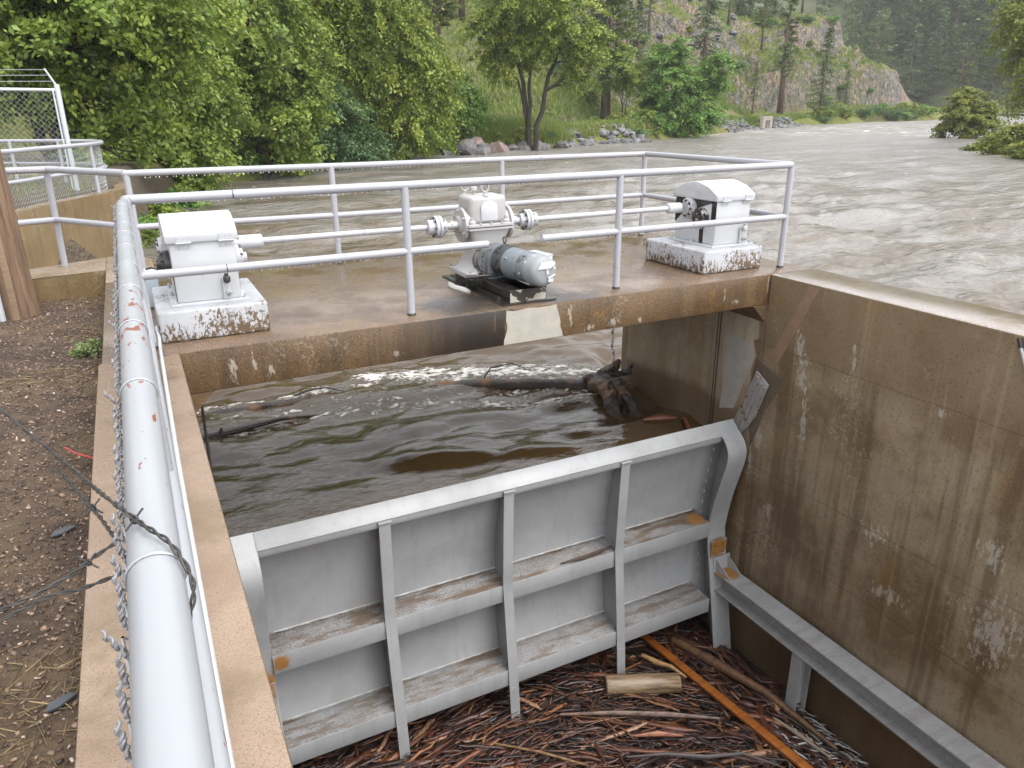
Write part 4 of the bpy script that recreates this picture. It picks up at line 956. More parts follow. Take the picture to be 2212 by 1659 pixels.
# ------------------------------------------------------------------ terrain of the far bank and hill
NB = (-.45, .893); TB = (.893, .45)
BK = np.array([(-60, -30), (-14, -2), (-3.6, 8.6), (-1.95, 10.55), (-.75, 13.3), (-.1, 14.9), (-.1, 17), (.2, 22), (1, 28), (3.6, 36.2), (11.7, 45.5), (25.4, 54.0), (36, 57.3), (51, 63.3),
               (69.6, 73.6), (88.9, 84.2), (106, 91.9), (126.5, 96.6), (142, 97.5), (175, 108), (230, 130), (330, 170), (520, 250)], float)
BQ = BK@np.array(TB); BD = BK@np.array(NB)
def ss(e0, e1, v): return sstep(e0, e1, v)
def terrain_h(x, y):
    x = np.asarray(x, float); y = np.asarray(y, float)
    q = x*TB[0]+y*TB[1]; d = x*NB[0]+y*NB[1]-np.interp(q, BQ, BD)
    wl = river_z(x, y)
    dn = d+1.2*fbm(x*.25, y*.25, 3.)*ss(20, 40, q)
    rise = np.interp(q, [8, 20, 60, 120], [1.95, 1.2, 1.35, 1.5]); rd = np.interp(q, [8, 20], [.35, 3.2])
    h = wl-.8+(.8+rise)*ss(-.5*rd-.1, rd, dn)
    h = h+.25*fbm(x*.3, y*.3, 1., 3)*ss(.5, 4, dn)*ss(8, 20, q)
    d0 = np.interp(q, [0, 35, 55, 70, 110, 160], [34, 24, 14, 10, 8, 7])
    e = np.maximum(0, dn-d0+2.0*fbm(x*.06, y*.06, 7., 2))
    hill = .62*e+1.6*fbm(x*.07, y*.07, 2., 4)*ss(0, 12, e)
    cz = ss(86, 100, q)*ss(202, 190, q)                    # rock band
    cn = fbm(x*.09, y*.09, 11., 3)
    cb = np.clip(.8+.9*fbm(x*.06, y*.06, 5., 2), .15, 1.3); cb2 = np.clip(.5+1.3*fbm(x*.07, y*.07, 15., 2), 0, 1.2)
    cliff = 6.5*ss(3.0+2.5*cn, 5.4+3.2*cn, e)*cb+5.5*ss(11+5*cn, 13.5+5.6*cn, e)*cb2
    hill = hill*(1-.32*cz)+cz*cliff
    rk = ss(2, 5, e)*ss(30, 18, e)*cz
    b1 = fbm(x*.30, y*.30, 2.3, 2); b2 = fbm(x*.8, y*.8, 4., 2)
    hill = hill+rk*(1.8*(np.abs(b1)-.2)+1.4*(np.floor(b1*5)/5)+.9*(np.floor(b2*4)/4)+.5*fbm(x*2, y*2, 1., 2))
    hill = 27*np.tanh(hill/27.)*1.12+.8*fbm(x*.05, y*.05, 3.)
    lim = np.maximum(0, 0.80*(205-q)+2.5*fbm(x*.12, y*.12, 6., 4)*ss(204, 185, q))
    k = 1.5; hh = -k*np.log(np.exp(-np.minimum(hill, 80)/k)+np.exp(-lim/k))
    return h+np.maximum(hh, 0)*ss(.0, 2, e)
def grid_mesh(name, P, m, attrs=None, kind='structure'):
    n0, n1 = P.shape[:2]; idx = np.arange(n0*n1).reshape(n0, n1)
    F = np.stack([idx[:-1, :-1], idx[1:, :-1], idx[1:, 1:], idx[:-1, 1:]], -1).reshape(-1, 4)
    o = add_mesh(name, np_mesh(name, P.reshape(-1, 3), F, True, attrs), m); o['kind'] = kind; return o
qs = np.concatenate([np.arange(-60, 0, 3), np.arange(0, 58, 1.), np.arange(58, 195, .5), np.arange(195, 560, 6)])
ds = np.concatenate([np.arange(-6, -1, 1), np.arange(-1, 4, .3), np.arange(4, 34, .4), np.geomspace(34, 420, 46)])
Q, Dd = np.meshgrid(qs, ds, indexing='ij')
TX = Q*TB[0]+(np.interp(Q, BQ, BD)+Dd)*NB[0]; TY = Q*TB[1]+(np.interp(Q, BQ, BD)+Dd)*NB[1]
TX += .0; TZ = terrain_h(TX, TY)
M = MT('grassy_hillside', .85, 0, .2)
ge = M.N('ShaderNodeNewGeometry'); nz = M.xyz(ge.outputs['Normal'])[2]
n1 = M.noise(.18, 5, .65); n2 = M.noise(1.4, 5, .7); n3 = M.noise(.5, 5, .7)
g = M.mix(M.step(n1, .36, .62), (.20, .20, .055), (.12, .15, .035)); g = M.mix(M.math('MULTIPLY', M.step(n2, .5, .7), .6), g, (.24, .20, .085))
soil = M.mix(n3, (.20, .135, .09), (.12, .085, .055))
g = M.mix(M.math('MULTIPLY', M.step(n3, .58, .7), .5), g, soil)
rock = M.mix(M.step(M.noise(.22, 4, .7, M.map(loc=(3, 1, 0))), .42, .56), (.33, .235, .165), (.23, .205, .18)); rock = M.mix(M.math('MULTIPLY', M.step(n3, .48, .6), .6), rock, (.13, .125, .125)); rock = M.mix(M.math('MULTIPLY', M.step(M.noise(1., 6, .8, M.map((1.6, 1.6, 1.0))), .47, .55), .85), rock, (.06, .055, .05))
rock = M.mix(M.math('MULTIPLY', M.step(M.noise(1., 5, .7, M.map((1.2, 1.2, .25))), .56, .68), .5), rock, (.36, .30, .245))
sl = M.math('ADD', nz, M.math('MULTIPLY', M.math('SUBTRACT', M.noise(.33, 5, .7), .5), 1.5))
rk = M.math('MULTIPLY', M.math('SUBTRACT', 1., M.step(sl, .66, .76)), M.attr('rocky'))
bankc = M.mix(M.math('MULTIPLY', M.math('SUBTRACT', 1., M.step(nz, .6, .8)), M.math('SUBTRACT', 1., M.attr('rocky'))), g, (.07, .05, .035))
bankc = M.mix(M.attr('soil'), bankc, M.mix(M.noise(2.5, 5, .7), (.10, .085, .06), (.21, .165, .115)))
M.color(M.mix(rk, bankc, rock)); M.bump(M.math('ADD', n2, M.noise(6, 4, .7)), .9, .5)
EE = Dd-np.interp(Q, [0, 35, 55, 70, 110, 160], [34, 24, 14, 10, 8, 7])
grid_mesh('hillside', np.stack([TX, TY, TZ], -1), M.m, {'rocky': (ss(-1, 3, EE)*ss(60, 80, Q)).ravel(), 'soil': ss(17, 11, Q).ravel()})
# gravel road on the bench
qr = np.arange(88, 152, 1.); rw_ = [3.9, 4.7, 5.6, 6.4]
P = np.zeros((len(qr), 4, 3))
for j, dd in enumerate(rw_):
    off = dd+.2*np.sin(qr*.06); P[:, j, 0] = qr*TB[0]+(np.interp(qr, BQ, BD)+off)*NB[0]; P[:, j, 1] = qr*TB[1]+(np.interp(qr, BQ, BD)+off)*NB[1]
P[:, :, 2] = np.convolve(np.pad(terrain_h(P[:, :, 0], P[:, :, 1])[:, :3].max(1), 4, 'edge'), np.ones(9)/9, 'valid')[:, None]+.10
grid_mesh('road', P, plain('gravel_road', (.36, .29, .22), .9, var=.2, scale=3))
# far forested hillside beyond the river bend
az = np.radians(np.linspace(36, 100, 110)); Rr = np.concatenate([np.linspace(225, 285, 14), np.linspace(290, 700, 50)])
A, Rg = np.meshgrid(az, Rr, indexing='ij')
def far_h(x, y):
    r = np.hypot(x+.14, y+5.65); a = np.degrees(np.arctan2(x+.14, y+5.65))
    e = np.maximum(0, r-268-10*fbm(x*.01, y*.01, 3.)); return -.35+.9*ss(225, 240, r)+.62*85*np.tanh(e/85.)*np.clip(1-.004*(a-60), .6, 1.1)+5*fbm(x*.02, y*.02, 8., 3)*ss(0, 40, e)
FX = np.sin(A)*Rg-.14; FY = np.cos(A)*Rg-5.65
M = MT('far_hillside', .9, 0, .2); M.color(M.mix(M.noise(.05, 5, .7), (.055, .075, .025), (.10, .10, .05)))
grid_mesh('far_hillside', np.stack([FX, FY, far_h(FX, FY)], -1), M.m)
# low bank on the right side of the river
bx = np.linspace(36, 120, 90); by = np.linspace(-30, 52, 90); BX, BY = np.meshgrid(bx, by, indexing='ij')
def rbank_h(x, y):
    f = (x-(50.5+1.05*(y-23.5)+1.5*fbm(x*.1, y*.1, 5., 2)))*.69      # distance behind the waterline
    g_ = (y-38)*-1                                                    # tip of the point
    back = (96+.6*y-x)*.8
    t = np.minimum(np.minimum(f, g_), back); return river_z(x, y)-.7+1.35*ss(-1.5, 3.5, t)+.15*fbm(x*.4, y*.4, 2.)
M = MT('right_bank_soil', .85, 0, .2); M.color(M.mix(M.noise(.6, 5, .7), (.13, .12, .045), (.15, .10, .055)))
grid_mesh('river_bank', np.stack([BX, BY, rbank_h(BX, BY)], -1), M.m)

# ------------------------------------------------------------------ dirt strip left of the wall
gx = np.concatenate([np.linspace(-12, -3, 20), np.linspace(-2.95, -.515, 90)]); gy = np.linspace(-9, 3.7, 260); GXX, GYY = np.meshgrid(gx, gy, indexing='ij')
def dirt_h(x, y): return -.13-.018*(y+4)-.02*ss(-.9, -.55, x)+.018*fbm(x*2.2, y*2.2, 1., 4)+.03*ss(-.75, -.52, x)*fbm(x*.9+3, y*1.3, 3.)
M = MT('damp_dirt', .75, 0, .3)
n1 = M.noise(3, 6, .75); n2 = M.noise(60, 5, .75); n3 = M.noise(1.1, 3)
c = M.mix(M.step(n1, .38, .66), (.046, .030, .020), (.115, .078, .050)); c = M.mix(M.math('MULTIPLY', M.step(n2, .55, .68), .7), c, (.19, .12, .078)); c = M.mix(M.math('MULTIPLY', M.step(n2, .46, .38), .7), c, (.03, .02, .014))
c = M.mix(M.math('MULTIPLY', M.step(n3, .5, .62), .5), c, (.13, .09, .045))
M.color(c); M.bump(M.math('ADD', n2, M.noise(160, 3, .7)), .7, .012)
grid_mesh('dirt_ground', np.stack([GXX, GYY, dirt_h(GXX, GYY)], -1), M.m)
def flakes(n, seed, region, zf, L, Wd, up_tilt, asp=None):
    r = np.random.RandomState(seed); x, y = region(r, n); z = zf(x, y)
    l = np.exp(r.uniform(np.log(L[0]), np.log(L[1]), n)); w_ = l*r.uniform(*Wd, n); a = r.uniform(0, 2*np.pi, n)
    u = np.stack([np.cos(a), np.sin(a), r.normal(0, up_tilt, n)], -1); v = np.stack([-np.sin(a), np.cos(a), r.normal(0, up_tilt, n)], -1)
    C = np.stack([x, y, z+.004+r.uniform(0, .006, n)], -1); t = (.12*w_+.0015)[:, None]*np.array([0, 0, 1])
    k = r.uniform(.6, 1., (4, n, 1))
    top = [C-u*l[:, None]/2*k[0]-v*w_[:, None]/2, C+u*l[:, None]/2-v*w_[:, None]/2*k[1], C+u*l[:, None]/2*k[2]+v*w_[:, None]/2, C-u*l[:, None]/2+v*w_[:, None]/2*k[3]]
    V = np.stack([p+t for p in top]+[p-t for p in top], 1).reshape(-1, 3)
    b = np.arange(n)[:, None, None]*8; q = np.array([[0, 1, 2, 3], [0, 4, 5, 1], [1, 5, 6, 2], [2, 6, 7, 3], [3, 7, 4, 0]])
    return V, (b+q[None]).reshape(-1, 4), np.repeat(r.rand(n), 8)
def dreg(r, n):
    y = -5.2+8.8*r.rand(n)**1.25; x = -.53-r.rand(n)*(1.0+.13*(y+5)); return x, y
V, F, T = flakes(20000, 5, dreg, dirt_h, (.004, .022), (.2, .9), .3)
M = MT('dirt_chips', .6); M.color(M.ramp(M.attr('tint'), [(0, (.03, .02, .015)), (.30, (.055, .035, .024)), (.60, (.125, .083, .055)), (.80, (.20, .135, .09)), (.94, (.30, .19, .135)), (.985, (.40, .29, .23)), (1, (.5, .45, .4))]))
tag(add_mesh('wood_chips', np_mesh('wood_chips', V, F, False, {'tint': T}), M.m), 'damp brown wood chips and gravel strewn over the dirt strip', 'wood chips', kind='stuff')
def straw_reg(r, n):
    x, y = dreg(r, n*4); k = fbm(x*1.6, y*1.6, 6., 3)+.35*r.rand(n*4); o_ = np.argsort(-k)[:n]; return x[o_], y[o_]
V, F, T = flakes(1700, 6, lambda r, n: straw_reg(r, n), dirt_h, (.04, .13), (.012, .028), .12)
V[:, 2] += .004
M = MT('dead_straw', .6); M.color(M.ramp(M.attr('tint'), [(0, (.07, .045, .022)), (.6, (.16, .11, .05)), (1, (.30, .22, .11))]))
tag(add_mesh('dead_straw', np_mesh('dead_straw', V, F, False, {'tint': T}), M.m), 'dead straw scattered over the dirt strip', 'straw', kind='stuff')
slate = plain('dark_slate', (.05, .055, .06), .45, var=.3, scale=30)
for (x, y, s, lb) in ((-.66, -2.08, .055, 'dark flat slate piece on the dirt near the barbed wire'), (-.60, 1.62, .06, 'dark flat slate piece on the dirt against the wall foot by the green weed'), (-.60, -3.32, .05, 'dark slate chip on the dirt below the two lower wires')):
    t = thing('slate_piece', lb, 'stone', (x, y, float(dirt_h(x, y))+.008), .4)
    MB().prism([(-s, -.3*s, 0), (-.2*s, -.45*s, 0), (s, -.1*s, 0), (.7*s, .4*s, 0), (-.5*s, .45*s, 0)], (0, 0, .012), .003).build('slab', slate, t)
rs = thing('cord_scrap', 'bit of faded red cord on the dirt against the wall foot', 'cord', (-.6, -1.35, -.15))
MB().tube([(-.09, .22, .02), (-.03, .1, .02), (.08, -.05, .025)], .006, 6).build('strand', plain('faded_red', (.3, .04, .03), .6), rs)

# wooden pole with batten and pipe
pl = thing('utility_pole', 'thick weathered brown wooden pole standing in the dirt by the curb', 'pole', (-1.30, 3.02, -.3))
M = MT('weathered_pole', .7, 0, .3); n = M.noise(1., 6, .7, M.map((14, 14, .7))); c = M.mix(M.step(n, .38, .66), (.215, .14, .09), (.085, .052, .033)); c = M.mix(M.math('MULTIPLY', M.step(M.noise(1., 3, .6, M.map((22, 22, .4), (4, 0, 0))), .6, .66), .9), c, (.02, .012, .008)); M.color(c); M.bump(n, .6, .02)
b = MB().tube([(0, 0, -.3), (0, 0, .4), (.0, 0, 3), (0, 0, 8)], [.175, .165, .15, .13], 24); b.build('shaft', M.m, pl)
MB().box((-.04, -.195, -.1), (.02, -.16, 2.6), .004).build('batten', wood('pale_batten', (.26, .18, .115), (.19, .125, .08), .6), pl)
MB().tube([(-.13, -.17, -.1), (-.13, -.17, 2.4)], .03, 12).build('riser_pipe', mat['galv'], pl)

# barbed wire thrown over the rail
def barbed(name, label, strands, barbs=()):
    t = thing(name, label, 'wire'); bm_ = MB()
    for pts in strands:
        pts = [Vector(p) for p in pts]; P = []; n = 10
        for i in range(len(pts)-1):
            p0, p1, p2, p3 = pts[max(0, i-1)], pts[i], pts[i+1], pts[min(len(pts)-1, i+2)]
            for k in range(n):
                s = k/n; P.append(.5*((2*p1)+(p2-p0)*s+(2*p0-5*p1+4*p2-p3)*s*s+(3*p1-p0-3*p2+p3)*s**3))
        P.append(pts[-1])
        for ph in (0, math.pi):
            out = []; L = 0
            for i, p in enumerate(P):
                if i: L += (P[i]-P[i-1]).length
                tt = (P[min(i+1, len(P)-1)]-P[max(i-1, 0)]).normalized(); u = tt.cross(Vector((.2, .3, 1))).normalized(); v = tt.cross(u); a = ph+L*2*math.pi/.055
                out.append(p+(u*math.cos(a)+v*math.sin(a))*.0022)
            bm_.tube(out, .0019, 6)
    bm_.build('strands', mat['cable'], t)
    for p in barbs:
        p = Vector(p); b = MB(); b.torus(p, (.5, .8, -.2), .0055, .0018, 10, 5); b.tube([p+Vector((-.014, .006, .012)), p+Vector((.014, -.006, -.012))], .0016, 5); b.tube([p+Vector((.012, .012, .008)), p+Vector((-.012, -.012, -.008))], .0016, 5); b.build('barb', mat['cable'], t)
barbed('barbed_wire', 'rusty twisted barbed wire looped over the big silver pipe', [[(-.62, -3.35, 1.02), (-.47, -3.75, .99), (-.33, -4.185, 1.03), (-.255, -4.50, 1.10), (-.20, -4.655, 1.112), (-.168, -4.715, 1.103), (-.151, -4.765, 1.07), (-.165, -4.80, 1.035)],
   [(-.345, -4.15, 1.0), (-.30, -4.28, .99), (-.272, -4.37, .99), (-.25, -4.47, 1.0), (-.235, -4.56, 1.01)]], [(-.208, -4.64, 1.112), (-.286, -4.32, .99)])
barbed('barbed_wire', 'pair of lower barbed wire strands tied to the fence from the left', [[(-.62, -4.30, .80), (-.43, -4.43, .90), (-.345, -4.40, .91), (-.28, -4.35, .92), (-.235, -4.33, .93)], [(-.58, -4.47, .84), (-.39, -4.435, .90), (-.31, -4.44, .91), (-.235, -4.45, .93)]], [(-.305, -4.37, .915)])

# ------------------------------------------------------------------ low fence on the curved wall and the tall fence behind
lf = thing('chain_link_fence', 'low chain link fence with rounded end on the curved wall', 'fence')
fp = [(-6.5, 6.5), (-4.0, 8.7), (-2.15, 10.8), (-1.5, 12.2), (-.95, 13.3), (-.62, 14.2), (-.5, 15.0), (-.62, 15.8), (-1.0, 16.4), (-1.8, 17.2), (-3.2, 18.0), (-6, 19)]
def smooth(pts, n=8):
    pts = [Vector(p) for p in pts]; P = []
    for i in range(len(pts)-1):
        p0, p1, p2, p3 = pts[max(0, i-1)], pts[i], pts[i+1], pts[min(len(pts)-1, i+2)]
        for k in range(n):
            s = k/n; P.append(.5*((2*p1)+(p2-p0)*s+(2*p0-5*p1+4*p2-p3)*s*s+(3*p1-p0-3*p2+p3)*s**3))
    return P+[pts[-1]]
FP = smooth([(x, y, 0) for x, y in fp])
MB().tube([p+Vector((0, 0, 1.0)) for p in FP], .045, 10).build('top_rail', mat['rail'], lf)
MB().tube([p+Vector((0, 0, .46)) for p in FP], .036, 10).build('mid_rail', mat['rail'], lf)
for x, y in ((-4.0, 8.7), (-2.15, 10.8), (-.72, 13.9), (-1.5, 16.9), (-2.6, 17.6)):
    MB().tube([(x, y, -.1), (x, y, 1.0)], .042, 10).build('post', mat['rail'], lf)
def mesh_wires(b, P, z0, z1, step, r):
    cum = [0]
    for i in range(1, len(P)): cum.append(cum[-1]+(P[i]-P[i-1]).length)
    def at(L):
        L = min(max(L, 0), cum[-1]); i = min(np.searchsorted(cum, L, 'right')-1, len(P)-2); t = (L-cum[i])/(cum[i+1]-cum[i]); return P[i].lerp(P[i+1], t)
    n = int((z1-z0)/(step*.5)); L = 0; k = 0
    while L < cum[-1]:
        b.tube([at(L+(step/4 if (i+k) % 2 else -step/4))+Vector((0, 0, z0+i*step*.5)) for i in range(n+1)], r, 3, caps=False); L += step/2; k += 1
b = MB(); mesh_wires(b, [p+Vector((-.05, 0, 0)) for p in FP[12:]], -.05, 1.0, .085, .0026); b.build('chain_mesh', mat['wire'], lf)
tf = thing('chain_link_fence', 'tall chain link fence panel with barbed arm at the left edge', 'fence')
MB().tube([(-1.16, 14.44, -.1), (-1.15, 14.44, 2.24)], .055, 12).build('post', mat['galv'], tf)
MB().tube([(-1.24, 14.4, -.05), (-1.24, 14.4, 2.1)], .018, 8).build('tension_bar', mat['galv'], tf)
MB().tube([(-1.18, 14.44, 2.12), (-4.5, 14.3, 2.16)], .036, 10).build('top_rail', mat['galv'], tf)
MB().tube([(-1.15, 14.44, 2.2), (-1.32, 14.44, 2.55)], .02, 8).build('barb_arm', mat['galv'], tf)
b = MB(); mesh_wires(b, [Vector((-1.2, 14.42, 0)), Vector((-4.5, 14.28, 0))], .0, 2.12, .12, .0032); b.build('chain_mesh', mat['wire'], tf)
for z, q in ((2.3, .05), (2.42, .11), (2.53, .16)):
    MB().tube([(-1.15-q, 14.44, z), (-2.6, 14.4, z-.02), (-4.5, 14.35, z+.02)], .006, 5).build('barbed_strand', mat['wire'], tf)

# ------------------------------------------------------------------ rocks and the culvert
rockm = MT('wet_rock', .5); n = rockm.noise(2.2, 6, .75); rockm.color(rockm.mix(rockm.step(n, .36, .66), (.045, .042, .045), (.17, .155, .15))); rockm.bump(n, .7, .1); rockm = rockm.m
rockp = MT('pink_rock', .6); n = rockp.noise(2.2, 6, .75); rockp.color(rockp.mix(rockp.step(n, .36, .66), (.12, .085, .075), (.26, .19, .165))); rockp.bump(n, .7, .1); rockp = rockp.m
def rock_bm(b, c, r, seed, sc=(1, 1, .7)):
    res = bmesh.ops.create_icosphere(b.bm, subdivisions=2, radius=1)
    rr = random.Random(seed); ang = rr.uniform(0, 6.3); R3 = Matrix.Rotation(ang, 3, 'Z'); off = rr.uniform(0, 50)
    for v in res['verts']:
        p = v.co.copy(); k = 1+.45*float(vnoise(p.x*1.3+off, p.y*1.3, p.z*1.3))+.15*float(vnoise(p.x*3+off, p.y*3, p.z*3))
        p = Vector((round(p.x*2.2)/2.2*.5+p.x*.5, round(p.y*2.2)/2.2*.5+p.y*.5, round(p.z*2.2)/2.2*.5+p.z*.5))*k
        v.co = Vector(c)+R3 @ Vector((p.x*r*sc[0], p.y*r*sc[1], p.z*r*sc[2]))
for i, (x, y, r, lb, mt) in enumerate(((24.6, 51.4, 1.0, 'tilted dark boulder leaning on the bank left of the grass', rockm), (25.6, 51.2, .95, 'dark boulder at the water edge under the tilted one', rockm), (25.9, 53.0, .85, 'pinkish boulder perched on the bank above the dark ones', rockp),
        (27.6, 52.3, 1.15, 'big pinkish brown boulder at the water edge below the grass', rockp), (29.3, 53.0, .7, 'small dark boulder right of the big pinkish one', rockm), (30.6, 53.5, .85, 'dark pointed boulder under the forked tree', rockm), (32.2, 54.2, 1.0, 'grey boulder at the water edge below the forked tree', rockm), (33.4, 54.8, .8, 'grey cracked boulder beside the leaning root', rockm), (36.2, 56.4, .75, 'lone grey boulder standing in the water left of the riprap', rockm), (23.2, 52.4, .45, 'small flat dark stone at the waterline under the bank', rockm))):
    t = thing('boulder', lb, 'boulder', (x, y, float(river_z(x, y))+.1+.5*(i == 2)+.3*(i == 0)), 0, 'boulders along the far waterline')
    b = MB(); rock_bm(b, (0, 0, 0), r, i*7+3, (1, .9, .75)); b.build('stone', mt, t)
def riprap(name, label, pa, pb, n, seed, wd, r0, r1):
    rr = random.Random(seed); b = MB()
    for i in range(n):
        s = rr.random(); x = pa[0]+(pb[0]-pa[0])*s; y = pa[1]+(pb[1]-pa[1])*s; d = rr.uniform(-.6, wd); x += NB[0]*d; y += NB[1]*d
        z = max(float(terrain_h(x, y)), float(river_z(x, y))-.1); rock_bm(b, (x, y, z+.05), rr.uniform(r0, r1), seed*99+i, (1, .8, .65))
    tag(b.build(name, MT('riprap_stone', .6).m if 0 else rip, None), label, 'riprap', kind='stuff')
rip = MT('riprap_stone', .6); n = rip.noise(.9, 5, .75); rip.color(rip.mix(rip.step(n, .4, .62), (.045, .045, .048), (.165, .16, .155))); rip.bump(rip.noise(4, 5, .7), .6, .1); rip = rip.m
riprap('riprap', 'heap of broken grey riprap stones on the bank right of the forked tree', (37.5, 56.6), (50.5, 62.6), 170, 4, 3.6, .22, .62)
riprap('riprap', 'grey riprap stones on the bank left of the culvert', (74, 75.8), (84.6, 81.2), 120, 5, 3.2, .25, .6)
riprap('riprap', 'grey riprap stones on the bank right of the culvert', (91.5, 84.6), (101, 88.8), 110, 6, 3.2, .25, .6)
riprap('hill_rocks', 'weathered grey rocks scattered on the grassy hill', (70, 97), (122, 118), 60, 7, 22, .4, 1.1)
cv = thing('culvert_headwall', 'grey concrete culvert headwall with two openings at the far waterline', 'culvert', (87.9, 83.7, -1.1), math.atan2(.45, .893)+.12)
b = MB(); b.box((-3.2, -.2, -1.2), (-1.55, .3, 1.55)); b.box((-.15, -.2, -1.2), (.15, .3, .95)); b.box((1.55, -.2, -1.2), (3.2, .3, 1.55)); b.box((-1.55, -.2, .95), (1.55, .3, 1.55)); b.build('headwall', concrete_side('culvert_concrete', (.26, .235, .20), (.36, .33, .29), (.12, .1, .08), eff=.2), cv)
MB().box((-1.55, .6, -1.2), (1.55, .7, .95)).build('opening_shade', mat['dark'], cv)  # flat dark sheet standing in for the shade inside the openings
rp = thing('marker_post', 'thin reddish marker post beside the gravel road', 'post', (71.6, 80.6, float(terrain_h(71.6, 80.6))))
MB().box((-.05, -.05, -.1), (.05, .05, 1.9)).build('post', plain('reddish_post', (.25, .12, .07), .6), rp)
MB().box((-.14, -.07, 1.6), (.14, -.05, 2.1)).build('plate', plain('marker_plate', (.4, .15, .06), .5), rp)
